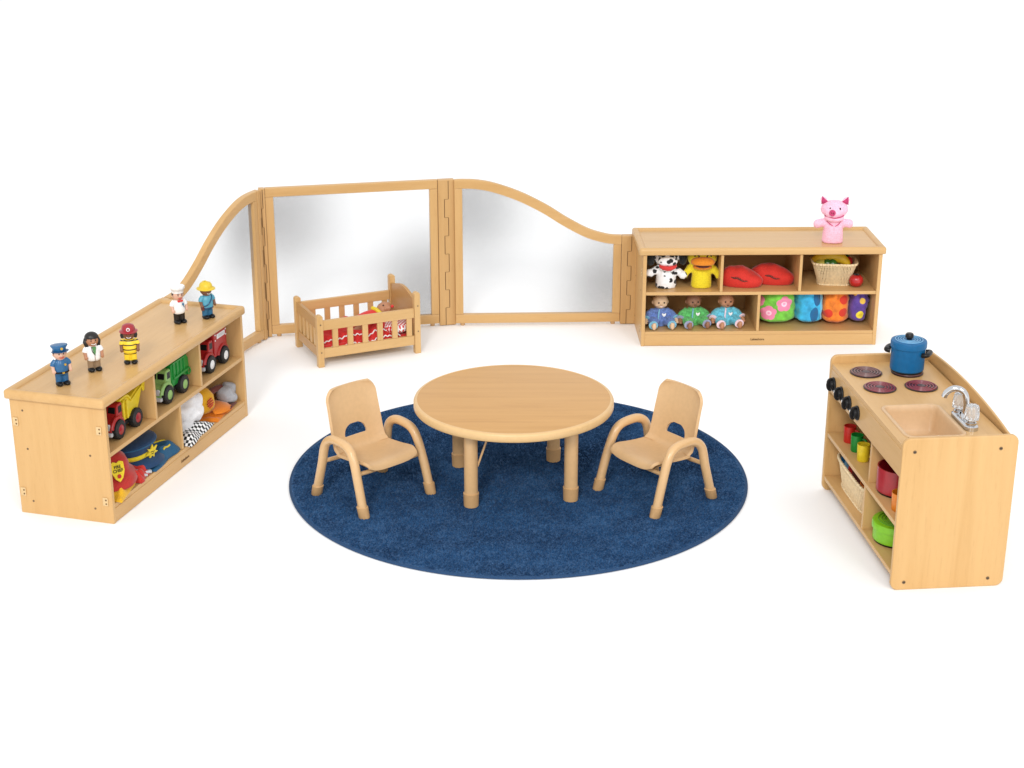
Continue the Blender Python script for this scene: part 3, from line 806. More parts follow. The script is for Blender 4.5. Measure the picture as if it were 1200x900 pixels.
# dishes in the kitchen basket
def plate(label, mat, x, y, z, tilt):
    bm = BM(); m4 = Matrix.Rotation(R(tilt), 4, 'Y') @ Matrix.Rotation(R(14), 4, 'X')
    lathe(bm, [(.040, 0), (.066, .006), (.068, .010), (.060, .009), (.040, .004), (0, .004)], 36, m4)
    o = obj('plate', bm, mat, smooth=True, angle=50); tag(o, label, 'toy plate', 'toy dishes in the kitchen basket'); put(o, 'K', x, y, z)
plate('deep blue toy plate standing in the kitchen basket', 'blue_pot', .120, .105, .160, 68)
plate('pale blue toy plate leaning in the kitchen basket', 'blue_ring', .165, .105, .160, 64)
plate('red toy plate leaning in the kitchen basket', 'red', .215, .105, .157, 58)
plate('dull brown toy plate leaning in the kitchen basket', 'strap_brown', .262, .105, .154, 54)
bm = BM(); m4 = Matrix.Rotation(R(24), 4, 'X')
lathe(bm, [(.028, 0), (.046, .03), (.050, .05), (.046, .05), (.042, .03), (0, .008)], 32, m4)
o = obj('toy_bowl', bm, 'orange', smooth=True, angle=50); tag(o, 'orange toy bowl at the front end of the kitchen basket', 'toy bowl'); put(o, 'K', .345, .110, .140)

# ------------------------------------------------------------------ doll crib
def crib():
    t = thing('doll_crib', 'small slatted wooden doll crib with an arched headboard', 'doll crib', 'C')
    L, D = .53, .368
    for (x, y, h) in ((0, 0, .262), (0, D-.030, .262), (L-.030, 0, .314), (L-.030, D-.030, .314)):
        bm = BM(); cx = x+.015
        ol = [(x, 0), (x+.030, 0), (x+.030, h-.012)]+[(cx+.015*math.cos(a), h-.012+.012*math.sin(a)) for a in [PI*k/8 for k in range(1, 8)]]+[(x, h-.012)]
        prism(bm, ol, y, y+.030); p = obj('post', bm, 'crib_z', t, bevel=.002)
        if y == 0:
            for z in ((.215, .075) if x == 0 else (.245, .115, )):
                bm = disc((cx+.002, -.0003, z), .0036, 'y', .0012, 10); obj('screw', bm, 'metal_dark', p)
    for y in (.006, D-.024):
        f = thing; r = obj('side_rail', (lambda b: (box(b, .0305, L-.0305, y, y+.018, .184, .232), b)[1])(BM()), 'crib_x', t, bevel=.002)
        obj('side_rail', (lambda b: (box(b, .0305, L-.0305, y, y+.018, .045, .092), b)[1])(BM()), 'crib_x', t, bevel=.002)
        for k in range(6):
            x = .0305+.048+k*.0765; obj('slat', (lambda b: (box(b, x, x+.028, y+.003, y+.015, .0923, .1837), b)[1])(BM()), 'crib_z', t, bevel=.001)
    # foot end: rail, slats
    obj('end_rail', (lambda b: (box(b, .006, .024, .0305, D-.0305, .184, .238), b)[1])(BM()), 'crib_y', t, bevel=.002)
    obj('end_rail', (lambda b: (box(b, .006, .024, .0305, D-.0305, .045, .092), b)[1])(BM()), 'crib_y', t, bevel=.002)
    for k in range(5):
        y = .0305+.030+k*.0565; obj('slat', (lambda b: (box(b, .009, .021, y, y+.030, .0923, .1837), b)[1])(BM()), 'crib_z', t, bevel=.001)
    ol = [(.0305, .05), (D-.0305, .05), (D-.0305, .272)]
    for k in range(17):
        u = 1-k/16; ol.append((.0305+(D-.061)*u, .272+.030*math.sin(PI*u)**1.3))
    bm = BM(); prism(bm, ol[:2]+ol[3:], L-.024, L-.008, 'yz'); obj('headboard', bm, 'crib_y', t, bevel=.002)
    bm = BM(); box(bm, .0245, L-.0245, .0245, D-.0245, .050, .060); obj('base_board', bm, 'crib_x', t)
    return t
crib()
bm = BM(); box(bm, -.232, .232, -.152, .152, 0, .035)
o = obj('mattress', bm, 'mattress', bevel=.010, seg=3); tag(o, 'red mattress pad lying in the bottom of the doll crib', 'mattress'); put(o, 'C', .265, .184, .0605)
# blanket bunched up against the slats
def bl(u, v):
    x = .034+.40*u; y = .030+.30*v
    z = .128+.030*noise.noise(V(x*10, y*10, 1))+.016*noise.noise(V(x*26, y*22, 4))+.02*math.exp(-((v-.5)/.35)**2)
    if v < .14: z = z-(.14-v)/.14*.062
    if v > .88: z = z-(v-.88)/.12*.06
    return (x-.265, y-.184, z-.0955+.0)
bm = BM(); sheet(bm, 46, 34, bl, .004)
bk = obj('blanket', bm, 'blanket_red', smooth=True, angle=180); tag(bk, 'red blanket with wavy white trim bunched up in the crib', 'blanket'); put(bk, 'C', .265, .184, .0955+.003)
for off, z0, z1 in ((0, .0, .0), (1, .03, .02)):
    bm = BM(); pts = []
    for k in range(90):
        u = k/89; v = .02 if off == 0 else .10
        p = V(*bl(u, v)); pts.append(p+V(0, -.003, .003+(.009 if off == 0 else 0)+.0035*math.sin(k*1.25)))
    tube(bm, pts, .0032, 6); obj('rickrack_trim', bm, 'rickrack', bk, smooth=True)
bm = BM(); ell(bm, (0, 0, 0), (.075, .14, .032), 28, 14, e=.7); wobble(bm, .004, 22, 2)
pl = obj('pillow', bm, 'gingham', smooth=True, angle=180); tag(pl, 'red and white checked pillow near the crib headboard', 'pillow'); put(pl, 'C', .430, .165, .128)
bm = BM(); tube(bm, [(.078*math.cos(a), .142*math.sin(a), .004*math.sin(a*22)) for a in [2*PI*k/120 for k in range(121)]], .004, 6, False)
obj('ruffle', bm, 'rickrack', pl, smooth=True)
# doll asleep in the crib
def crib_doll():
    bm = BM(); ell(bm, (0, 0, 0), (.044, .040, .040)); ell(bm, (-.01, -.036, .012), (.009, .008, .008)); 
    for s in (-1, 1): ell(bm, (.008, s*.04+.0, .008), (.010, .008, .012))
    tube(bm, [(-.03, 0, -.008), (-.15, 0, -.012)], [.022, .042], 14); 
    for s in (-1, 1): tube(bm, [(-.06, s*.035, 0), (-.11, s*.065, .012), (-.155, s*.05, .026)], [.016, .014, .011], 10); ell(bm, (-.162, s*.048, .028), (.013, .011, .010))
    for s in (-1, 1): tube(bm, [(-.14, s*.022, -.012), (-.25, s*.030, -.014)], [.022, .015], 10)
    b = obj('doll', fuse(bm, .004, 4), 'skin_tan', smooth=True, angle=180); tag(b, 'brown headed doll in red and yellow lying in the crib', 'doll')
    bm = BM(); tube(bm, [(-.052, 0, -.004), (-.10, 0, -.006), (-.17, 0, -.006)], [.036, .048, .052], 16); obj('red_top', fuse(bm, .005, 3), 'felt_red', b, smooth=True, angle=180)
    bm = BM(); tube(bm, [(-.046, -.034, .004), (-.052, -.02, .028), (-.056, 0, .036), (-.052, .02, .028), (-.046, .034, .004)], .011, 10); obj('collar', bm, 'yellow', b, smooth=True)
    for s in (-1, 1):
        bm = BM(); ell(bm, (-.014+.0, s*.016-.018, .034), (.0045, .0045, .0035), 10, 8); obj('eye', bm, 'black', b, smooth=True)
    for s in (-1, 1):
        bm = BM(); ell(bm, (.024, s*.046, .010), (.008, .008, .008), 10, 8); obj('hair_tie', bm, 'felt_red', b, smooth=True)
    put(b, 'C', .408, .175, .190, 14); b.rotation_euler = (R(-12), R(-16), b.rotation_euler.z)
crib_doll()

# ------------------------------------------------------------------ toy people
def toy_figure(label, x, y, rot, skin, top, legs, hat, hair='hair', detail=None, s=1.0):
    G = 'toy community helper figures on the cabinet'
    bm = BM()
    ell(bm, (0, 0, .118), (.0235, .022, .024)); ell(bm, (0, -.0225, .115), (.0042, .0045, .0045), 10, 8)
    for q in (-1, 1): ell(bm, (q*.0235, .001, .116), (.004, .004, .006), 10, 8)
    tube(bm, [(0, 0, .088), (0, 0, .105)], .013, 12)
    for q in (-1, 1):
        tube(bm, [(q*.022, 0, .094), (q*.031, -.002, .076), (q*.031, -.009, .060)], [.0075, .0075, .006], 10)
        ell(bm, (q*.031, -.011, .055), (.0065, .0065, .0075), 12, 8)
        ell(bm, (q*.026, -.015, .056), (.003, .003, .0045), 8, 6)
        for f in range(3): tube(bm, [(q*(.028+.0028*f), -.0135, .054), (q*(.028+.0028*f), -.0150, .0475)], [.0021, .0017], 6)
    tube(bm, [(0, 0, .045), (0, 0, .092)], [.016, .014], 12)
    b = obj('toy_figure', fuse(bm, .0022, 2), skin, smooth=True, angle=180); tag(b, label, 'toy figure', G)
    b.location = at('L', x, y, .4985); b.rotation_euler = (0, 0, R(rot)); b.scale = (s*1.06,)*3
    bm = BM(); lathe(bm, [(.022, .041), (.0255, .048), (.026, .062), (.024, .082), (.019, .094), (.011, .099), (.010, .098)], 26, sx=1.05, sy=.86)
    for q in (-1, 1): tube(bm, [(q*.0175, 0, .0935), (q*.027, -.0005, .084), (q*.031, -.002, .074)], [.010, .0105, .0098], 14)
    sh = obj('jacket' if detail in ('doctor', 'fire') else 'shirt', fuse(bm, .0018, 1), top, b, smooth=True, angle=180)
    bm = BM()
    for q in (-1, 1): tube(bm, [(q*.0115, 0, .010), (q*.0115, 0, .034), (q*.009, 0, .050)], [.0125, .0128, .0165], 16)
    obj('trousers', fuse(bm, .0018, 1), legs, b, smooth=True, angle=180)
    for q in (-1, 1):
        bm = BM(); ell(bm, (q*.0135, -.007, .0065), (.0128, .0215, .0095), 18, 12)
        for v in bm.verts: v.co.z = max(v.co.z, 0)
        obj('shoe', bm, 'black', b, smooth=True)
        bm = BM(); ell(bm, (q*.0085, -.0205, .121), (.0022, .0016, .0030), 10, 8); obj('eye', bm, 'black', b, smooth=True)
        bm = BM(); tube(bm, [(q*.0050, -.0218, .1265), (q*.0085, -.0218, .1285), (q*.012, -.0205, .1272)], .0011, 6); obj('eyebrow', bm, 'hair_brown', b, smooth=True)
    bm = BM(); tube(bm, catmull([(-.0085, -.0205, .1095), (-.004, -.0222, .1068), (.004, -.0222, .1068), (.0085, -.0205, .1095)], 4), .0013, 6); obj('smile', bm, 'white' if 'brown' in skin or 'tan' in skin else 'felt_red', b, smooth=True)
    # hair cap
    bm = BM(); ell(bm, (0, .002, .1205), (.0250, .0238, .0245), 22, 14)
    bmesh.ops.delete(bm, geom=[v for v in bm.verts if (v.co.y < -.008 and v.co.z < .132) or v.co.z < .108], context='VERTS')
    h = obj('hair', bm, hair, b, smooth=True, angle=180); so = h.modifiers.new('t', 'SOLIDIFY'); so.thickness = .002
    if hat == 'police':
        bm = BM(); lathe(bm, [(.0235, .131), (.0245, .139), (.031, .149), (.030, .152), (.015, .1545), (0, .155)], 28)
        for v in bm.verts: v.co.z += -.12*v.co.y*(1 if v.co.z > .14 else .3)
        hh = obj('peaked_cap', bm, 'fig_blue', b, smooth=True, angle=60)
        bm = BM(); lathe(bm, [(.0255, .1305), (.0335, .1295), (.0335, .1315), (.0255, .1335)], 28)
        for v in bm.verts:
            if v.co.y > -.006: v.co.x *= .76; v.co.y *= .70
        obj('visor', bm, 'fig_navy', hh, smooth=True)
        bm = disc((0, -.0285, .1435), .0050, 'y', .003, 10); obj('badge', bm, 'gold', hh)
    elif hat == 'fire':
        bm = BM(); lathe(bm, [(.024, .128), (.034, .1265), (.035, .129), (.026, .133), (.0255, .142), (.021, .152), (.010, .157), (0, .158)], 30, sy=1.12); hh = obj('helmet', bm, 'fig_helmet', b, smooth=True, angle=60)
        bm = disc((0, -.0285, .142), .0068, 'y', .004, 16); em = obj('emblem', bm, 'white', hh)
        bm = disc((0, -.0308, .142), .0042, 'y', .001, 12); obj('emblem_centre', bm, 'fig_helmet', em)
        for q in (-1, 1):
            bm = BM(); tube(bm, [(q*.021, .004, .126), (q*.025, .0, .112), (q*.024, -.002, .102)], [.007, .0085, .006], 10); obj('hair_lock', bm, 'hair', b, smooth=True)
    elif hat == 'chef':
        bm = BM(); lathe(bm, [(.0235, .129), (.0242, .141), (.026, .142), (.030, .149), (.029, .157), (.018, .161), (0, .162)], 32)
        for v in bm.verts:
            if v.co.z > .141: a = math.atan2(v.co.y, v.co.x); v.co.x *= 1+.05*math.sin(9*a); v.co.y *= 1+.05*math.sin(9*a)
        obj('chef_hat', bm, 'fig_white', b, smooth=True, angle=60)
    elif hat == 'hard':
        bm = BM(); lathe(bm, [(.0245, .127), (.0370, .1245), (.0375, .127), (.0265, .132), (.0255, .142), (.020, .151), (.009, .155), (0, .156)], 30, sy=1.1)
        hh = obj('hard_hat', bm, 'fig_yellow', b, smooth=True, angle=60)
        bm = BM(); tube(bm, [(0, -.028, .136), (0, -.020, .151), (0, 0, .1575), (0, .02, .151), (0, .028, .136)], .003, 8); obj('ridge', bm, 'fig_yellow', hh, smooth=True)
    else:
        bm = BM(); ell(bm, (0, .003, .128), (.0262, .0245, .0215), 22, 14)
        for q in (-1, 1): tube(bm, [(q*.020, .006, .125), (q*.0245, .004, .112), (q*.022, -.004, .095)], [.008, .009, .006], 10)
        bmesh.ops.delete(bm, geom=[v for v in bm.verts if v.co.y < -.012 and v.co.z < .128 and abs(v.co.x) < .018], context='VERTS')
        hh = obj('long_hair', bm, 'hair', b, smooth=True, angle=180)
    if detail == 'police':
        bm = BM(); lathe(bm, [(.0262, .047), (.0272, .048), (.0272, .053), (.0262, .054)], 26, sx=1.05, sy=.86); bt = obj('belt', bm, 'black', b, smooth=True)
        bm = BM(); box(bm, -.004, .004, -.0262, -.0235, .0475, .0535); obj('buckle', bm, 'gold', bt)
        bm = disc((.010, -.0212, .080), .0042, 'y', .004, 8); obj('chest_badge', bm, 'gold', sh)
    if detail == 'doctor':
        bm = BM(); prism(bm, [(-.007, .097), (.007, .097), (.0035, .074), (0, .062), (-.0035, .074)], -.0245, -.016); obj('green_shirt', bm, 'fig_green', sh)
        bm = BM(); tube(bm, catmull([(-.009, -.015, .097), (-.008, -.0225, .082), (-.003, -.0245, .072), (.002, -.0245, .066)], 5), .0013, 6); obj('stethoscope', bm, 'hair', sh, smooth=True)
        bm = BM(); box(bm, -.0008, .0008, -.0248, -.022, .044, .064); obj('coat_seam', bm, 'fig_khaki', sh)
    if detail == 'chef':
        bm = BM()
        for q in (-1, 1): ell(bm, (q*.0065, -.020, .0965), (.0065, .004, .0048), 12, 8)
        ell(bm, (0, -.0215, .0965), (.003, .003, .003), 8, 6); obj('neckerchief', bm, 'felt_red', sh, smooth=True)
        bm = BM(); ell(bm, (.009, -.0245, .083), (.0045, .003, .0065), 10, 8); tube(bm, [(.010, -.0235, .078), (.015, -.022, .068)], .0014, 6); obj('blue_whisk', bm, 'fig_jeans', sh, smooth=True)
    if detail == 'worker':
        bm = BM(); tube(bm, catmull([(.019, -.010, .094), (.006, -.0225, .078), (-.010, -.0235, .062), (-.025, -.012, .054)], 5), .0024, 8); obj('shoulder_strap', bm, 'fig_navy', sh, smooth=True)
        bm = BM(); box(bm, -.036, -.026, -.020, -.008, .040, .056); obj('tool_pouch', bm, 'strap_brown', b, bevel=.002)
        bm = BM(); lathe(bm, [(.0262, .043), (.0268, .044), (.0268, .048), (.0262, .049)], 26, sx=1.05, sy=.86); obj('belt', bm, 'fig_navy', b, smooth=True)
    return b
toy_figure('toy police officer figure in blue uniform and peaked cap', .118, .237, 34, 'skin_pale', 'fig_blue', 'fig_blue', 'police', 'hair_brown', 'police', .98)
toy_figure('toy doctor figure in white coat, khaki trousers and black hair', .292, .202, 30, 'skin_tan', 'fig_white', 'fig_khaki', 'none', 'hair', 'doctor', .98)
toy_figure('toy firefighter figure in red helmet and yellow striped coat', .410, .110, 12, 'skin_brown', 'fire_coat', 'fire_coat', 'fire', 'hair', 'fire', .96)
toy_figure('toy chef figure in white hat, red neckerchief and black trousers', .925, .165, 38, 'skin_pale', 'fig_white', 'hair', 'chef', 'hair_brown', 'chef', .97)
toy_figure('toy worker figure in yellow hard hat and blue overalls', 1.020, .082, 44, 'skin_brown', 'fig_sky', 'fig_jeans', 'hard', 'hair', 'worker', .97)

# ------------------------------------------------------------------ toy trucks (nose towards -x)
def truck(label, x, body, hub, kind, cargo, rot=0, y=.092):
    t = thing('toy_truck', label, 'toy truck', 'L', x, y, .2805, rot, group='toy trucks in the cabinet cubbies')
    w = .046
    bm = BM(); box(bm, .012, .205, -w+.012, w-.012, .024, .040); obj('chassis', bm, 'rubber', t, bevel=.003)
    # cab: rounded hood, then the cabin
    ol = [(.002, .030), (.000, .052), (.006, .068), (.022, .077), (.044, .082), (.050, .092), (.056, .122), (.064, .131), (.088, .132), (.094, .126), (.094, .030)]
    bm = BM(); prism(bm, ol, -w+.006, w-.006); cab = obj('cab', bm, body, t, bevel=.008, seg=3)
    for sg in (-1, 1):
        bm = BM(); pts = [(.044+.044*math.cos(a), sg*(w-.004), .036+.046*math.sin(a)) for a in [PI*k/12 for k in range(1, 12)]]
        tube(bm, pts, .0085, 10); obj('fender', bm, body, cab, smooth=True)
        bm = BM(); box(bm, .062, .088, sg*(w-.0065)-.0008, sg*(w-.0065)+.0008, .094, .122); obj('side_window', bm, 'black', cab, bevel=.0007)
        bm = BM(); m4 = Matrix.Translation((.0520, sg*.018, .107)) @ Matrix.Rotation(R(11), 4, 'Y'); box(bm, -.0015, .0015, -.0145, .0145, -.012, .012, m4); obj('windshield', bm, 'black', cab, bevel=.001)
        bm = BM(); lathe(bm, [(.010, -.006), (.0135, 0), (.012, .006), (0, .008)], 18, Matrix.Translation((.004, sg*.027, .056)) @ Matrix.Rotation(R(-90), 4, 'Y')); obj('headlight', bm, 'silver', cab, smooth=True)
    bm = BM(); box(bm, -.008, .008, -w+.001, w-.001, .020, .036); obj('bumper', bm, 'silver', t, bevel=.004, seg=3)
    bm = BM(); box(bm, -.0035, .004, -.018, .018, .040, .062); obj('grille', bm, 'metal_dark', cab, bevel=.002)
    for xx in (.044, .176):
        for sg in (-1, 1):
            m4 = Matrix.Translation((xx, sg*(w+.000), .037)) @ Matrix.Rotation(R(-90*sg), 4, 'X')
            bm = BM(); lathe(bm, [(.022, -.014), (.034, -.014), (.037, -.010), (.037, .008), (.033, .013), (.022, .0135), (.020, .010), (0, .010)], 32, m4)
            wh = obj('wheel', bm, 'rubber', t, smooth=True)
            bm = BM(); lathe(bm, [(.0195, .010), (.0195, .0125), (.015, .012), (.008, .0155), (0, .0155)], 24, m4); obj('hub', bm, hub, wh, smooth=True)
            bm = BM()
            for q in range(20):
                a = 2*PI*q/20; mm = m4 @ Matrix.Rotation(a, 4, 'Z'); box(bm, .0355, .0385, -.003, .003, -.011, .009, mm)
            obj('tread', bm, 'rubber', wh)
    if kind == 'dump':
        ol = [(.098, .048), (.098, .118), (.082, .134), (.070, .138), (.074, .146), (.110, .150), (.126, .146), (.148, .124), (.232, .156), (.250, .168), (.256, .160), (.248, .128), (.226, .088), (.200, .060)]
        bm = BM(); prism(bm, [(.100, .050), (.100, .120), (.128, .144), (.150, .122), (.236, .154), (.246, .128), (.222, .086), (.198, .052)], -w+.004, w-.004)
        d = obj('dump_bed', bm, cargo, t, bevel=.005, seg=3)
        bm = BM(); prism(bm, [(.066, .140), (.070, .148), (.112, .153), (.132, .148), (.154, .126), (.150, .118), (.128, .140), (.108, .144)], -w-.003, w+.003); obj('canopy', bm, cargo, d, bevel=.003)
        for sg in (-1, 1):
            bm = BM(); prism(bm, [(.150, .118), (.236, .150), (.256, .166), (.262, .158), (.254, .122), (.244, .122), (.240, .142), (.152, .112)], sg*w-.004, sg*w+.004); obj('bed_rail', bm, cargo, d, bevel=.002)
            bm = BM(); box(bm, .112, .120, sg*w-.005, sg*w+.003, .056, .132); obj('rib', bm, cargo, d, bevel=.002)
    elif kind == 'garbage':
        ol = [(.098, .046), (.098, .136), (.106, .148), (.20, .160), (.228, .154), (.246, .130), (.250, .092), (.244, .064), (.226, .052)]
        bm = BM(); prism(bm, ol, -w+.004, w-.004); d = obj('hopper', bm, cargo, t, bevel=.006, seg=3)
        for sg in (-1, 1):
            for k in range(4):
                xx = .108+k*.030; bm = BM(); box(bm, xx, xx+.007, sg*(w-.003)-.004, sg*(w-.003)+.004, .082, .140+k*.004); obj('rib', bm, cargo, d, bevel=.002)
            bm = BM(); box(bm, .100, .218, sg*(w-.002)-.005, sg*(w-.002)+.005, .144, .151); obj('top_rail', bm, cargo, d, bevel=.002)
            bm = BM(); box(bm, .106, .232, sg*(w-.001)-.005, sg*(w-.001)+.005, .076, .087, Matrix.Translation((.1, 0, .08)) @ Matrix.Rotation(R(-2), 4, 'Y') @ Matrix.Translation((-.1, 0, -.08))); obj('side_bar', bm, 'pale_green' if False else cargo, d, bevel=.003)
            bm = BM(); pts = [(.236+.012*math.cos(a), sg*w, .074+.014*math.sin(a)) for a in [2*PI*k/16 for k in range(17)]]; tube(bm, pts, .0035, 6, False); obj('hook_ring', bm, cargo, d, smooth=True)
    else:
        bm = BM(); box(bm, .100, .222, -w+.003, w-.003, .046, .152); d = obj('box_body', bm, cargo, t, bevel=.005, seg=3)
        for sg in (-1, 1):
            yy = sg*(w-.0025)
            bm = BM(); box(bm, .128, .204, yy-.001, yy+.001, .122, .143); sn = obj('white_panel', bm, 'white', d, bevel=.0006)
            bm = BM()
            for zz in (.128, .1325, .137): box(bm, .136, .196, yy+sg*.0013-.0004, yy+sg*.0013+.0004, zz-.0011, zz+.0011)
            obj('grey_lines', bm, 'silver', sn)
            for xx in (.112, .212):
                for zz in (.120, .144): obj('lamp', disc((xx, yy, zz), .0036, 'y', .003, 12), 'white', d)
            bm = BM(); pts = [(.176+.046*math.cos(a), sg*(w-.002), .036+.047*math.sin(a)) for a in [PI*k/12 for k in range(1, 12)]]; tube(bm, pts, .006, 8); obj('fender', bm, body, d, smooth=True)
    return t
truck('toy dump truck with red cab and yellow tipping bed', .123, 'truck_red', 'red_pot', 'dump', 'yellow')
truck('toy garbage truck with pale green cab and bright green hopper', .516, 'pale_green', 'pale_green', 'garbage', 'green')
truck('all red toy truck with white wheel hubs and a white side panel', .896, 'truck_red', 'white', 'box', 'truck_red')

# ------------------------------------------------------------------ dress-up hats and clothes in the lower cubbies
def cloth_heap(name, label, cat, mat, fr, x, y, z, lx, ly, h, seed, rot=0, folds=3):
    bm = BM()
    def f(u, v):
        e = min(1, 6*min(u, 1-u, v, 1-v))**.7
        px = (u-.5)*lx*(1+.10*noise.noise(V(v*3, seed, 2))); py = (v-.5)*ly*(1+.12*noise.noise(V(u*3, seed, 5)))
        zz = h*e*(.62+.38*noise.noise(V(u*folds, v*folds, seed)))+.006*math.sin(u*folds*7+v*5+seed)*e
        return (px, py, max(zz, .002)+.001)
    sheet(bm, 34, 28, f, .0028)
    for v in bm.verts: v.co.z = max(v.co.z, .0004)
    cloth_heap.f = f
    o = obj(name, bm, mat, smooth=True, angle=180); tag(o, label, cat); put(o, fr, x, y, z, rot); return o
Z0 = .0755
cloth_heap('fire_vest', 'folded yellow vest under the red fire hat', 'costume vest', 'vest_yellow', 'L', .118, .060, Z0, .19, .12, .050, 1.3, 12)
cloth_heap('fire_tunic', 'crumpled red cloth between the yellow vest and grey gloves', 'costume tunic', 'vest_red', 'L', .265, .070, Z0, .12, .13, .055, 4.1, 10)
def fire_hat():
    t = thing('fire_hat', 'soft red firefighter hat with a yellow shield badge', 'costume hat', 'L', .155, .110, Z0+.050, 8); t.scale = (1.2, 1.12, 1.12)
    bm = BM(); lathe(bm, [(.070, .008), (.098, .000), (.108, -.012), (.110, -.010), (.100, .006), (.078, .020), (.076, .040), (.066, .066), (.044, .084), (.018, .090), (0, .090)], 48, sx=1.1, sy=.95)
    wobble(bm, .006, 16, 3); b = obj('hat_body', bm, 'hat_red', t, smooth=True, angle=180)
    bm = BM(); m4 = Matrix.Translation((-.052, -.062, .046)) @ Matrix.Rotation(R(-36), 4, 'Z') @ Matrix.Rotation(R(-26), 4, 'X')
    prism(bm, [(-.026, .030), (-.012, .036), (0, .030), (.012, .036), (.026, .030), (.025, 0), (.014, -.024), (0, -.036), (-.014, -.024), (-.025, 0)], -.003, .002)
    bm.transform(m4); bd = obj('badge', bm, 'band_yellow', t, bevel=.001)
    for s, z in (('FIRE', .016), ('CHIEF', .003)):
        me = text_mesh(s, .0145, .0005, True); xform(me, m4 @ Matrix.Translation((0, -.0034, z)) @ Matrix.Rotation(R(90), 4, 'X')); obj('lettering', me, 'black', bd)
    bm = disc((0, -.0035, -.016), .0075, 'y', .0014, 14); bm.transform(m4); obj('red_mark', bm, 'hat_red', bd)
    t.rotation_euler.x = R(6)
fire_hat()
q = cloth_heap('police_shirt', 'folded dark blue shirt under the police cap', 'costume shirt', 'cap_teal', 'L', .455, .085, Z0, .25, .155, .055, 2.2, 4)
bm = BM()
for (u0, v0, u1, v1) in ((.70, .55, .92, .25), (.52, .12, .74, .14)):
    tube(bm, [V(*cloth_heap.f(u0+(u1-u0)*k/8, v0+(v1-v0)*k/8))+V(0, 0, .0015) for k in range(9)], .0036, 8)
obj('yellow_piping', bm, 'band_yellow', q, smooth=True)
bm = BM()
def police_cap():
    t = thing('police_hat', 'navy police cap with yellow band and star badge', 'costume hat', 'L', .375, .120, Z0+.045, 10)
    bm = BM(); lathe(bm, [(.078, -.012), (.082, .0), (.084, .022), (.104, .052), (.106, .060), (.098, .066), (.05, .072), (0, .074)], 56, sx=1.15, sy=.92); wobble(bm, .004, 14, 6)
    b = obj('crown', bm, 'cap_navy', t, smooth=True, angle=70)
    bm = BM(); tube(bm, [(.107*1.15*math.cos(a), .107*.92*math.sin(a), .057) for a in [2*PI*k/64 for k in range(65)]], .0028, 6, False); obj('piping', bm, 'cap_teal', b, smooth=True)
    bm = BM()
    lp = [[], [], [], []]
    for k in range(33):
        a = PI+PI*k/32; c, s = math.cos(a), math.sin(a)
        for i, (e, z) in enumerate(((.0, .004), (.003, .0055), (.0032, .0205), (0, .022))): lp[i].append(((.0845+e)*1.15*c, (.0845+e)*.92*s, z))
    loft(bm, lp, False, False, False); wobble(bm, .0015, 14, 6); obj('hat_band', bm, 'band_yellow', b, smooth=True, angle=180)
    bm = BM(); rows = []
    for k in range(25):
        a = PI+PI*(.06+.88*k/24); c, s = math.cos(a), math.sin(a); w = math.sin(PI*(.03+.94*k/24))
        rows.append([bm.verts.new(((.083+e)*1.15*c, (.083+e)*.92*s, z)) for e, z in ((0, .003), (.03*w, -.010), (.05*w, -.026), (.05*w, -.029), (.03*w, -.014), (0, -.003))])
    for a, q in zip(rows, rows[1:]):
        for i in range(6): bm.faces.new((a[i], a[(i+1) % 6], q[(i+1) % 6], q[i]))
    obj('visor', bm, 'cap_navy', b, smooth=True, angle=50)
    bm = BM(); ol = []
    for k in range(14):
        a = PI/2+PI*k/7; r = .034 if k % 2 == 0 else .016; ol.append((r*math.cos(a), r*math.sin(a)))
    m4 = Matrix.Translation((-.022, -.090, .020)) @ Matrix.Rotation(R(-24), 4, 'Z') @ Matrix.Rotation(R(14), 4, 'X')
    prism(bm, ol, -.005, .002); bm.transform(m4); st = obj('star_badge', bm, 'band_yellow', t, bevel=.001)
    bm = BM()
    for dx, dz, l in ((-.006, .004, .010), (.006, .002, .009), (0, -.006, .012)): box(bm, dx-l/2, dx+l/2, -.0062, -.005, dz-.0014, dz+.0014)
    bm.transform(m4); obj('badge_mark', bm, 'black', st)
    t.rotation_euler.x = R(-4)
police_cap()
def glove(label, x, y, rot):
    bm = BM(); ell(bm, (0, 0, .014), (.030, .020, .013), 16, 10)
    for k in range(4): tube(bm, [(.022, -.014+.0095*k, .013), (.044+.004*(k in (1, 2)), -.017+.0105*k, .011), (.054+.006*(k in (1, 2)), -.017+.011*k, .007)], [.0068, .0062, .0052], 8)
    tube(bm, [(-.004, -.016, .012), (.012, -.030, .010), (.026, -.034, .008)], [.008, .007, .0055], 8); tube(bm, [(-.02, 0, .013), (-.045, 0, .011)], [.017, .019], 12)
    o = obj('glove', fuse(bm, .0028, 2), 'glove', smooth=True, angle=180); tag(o, label, 'glove'); put(o, 'L', x, y, Z0+.001, rot)
glove('grey cloth glove lying between the fire hat and police cap', .278, .048, -30)
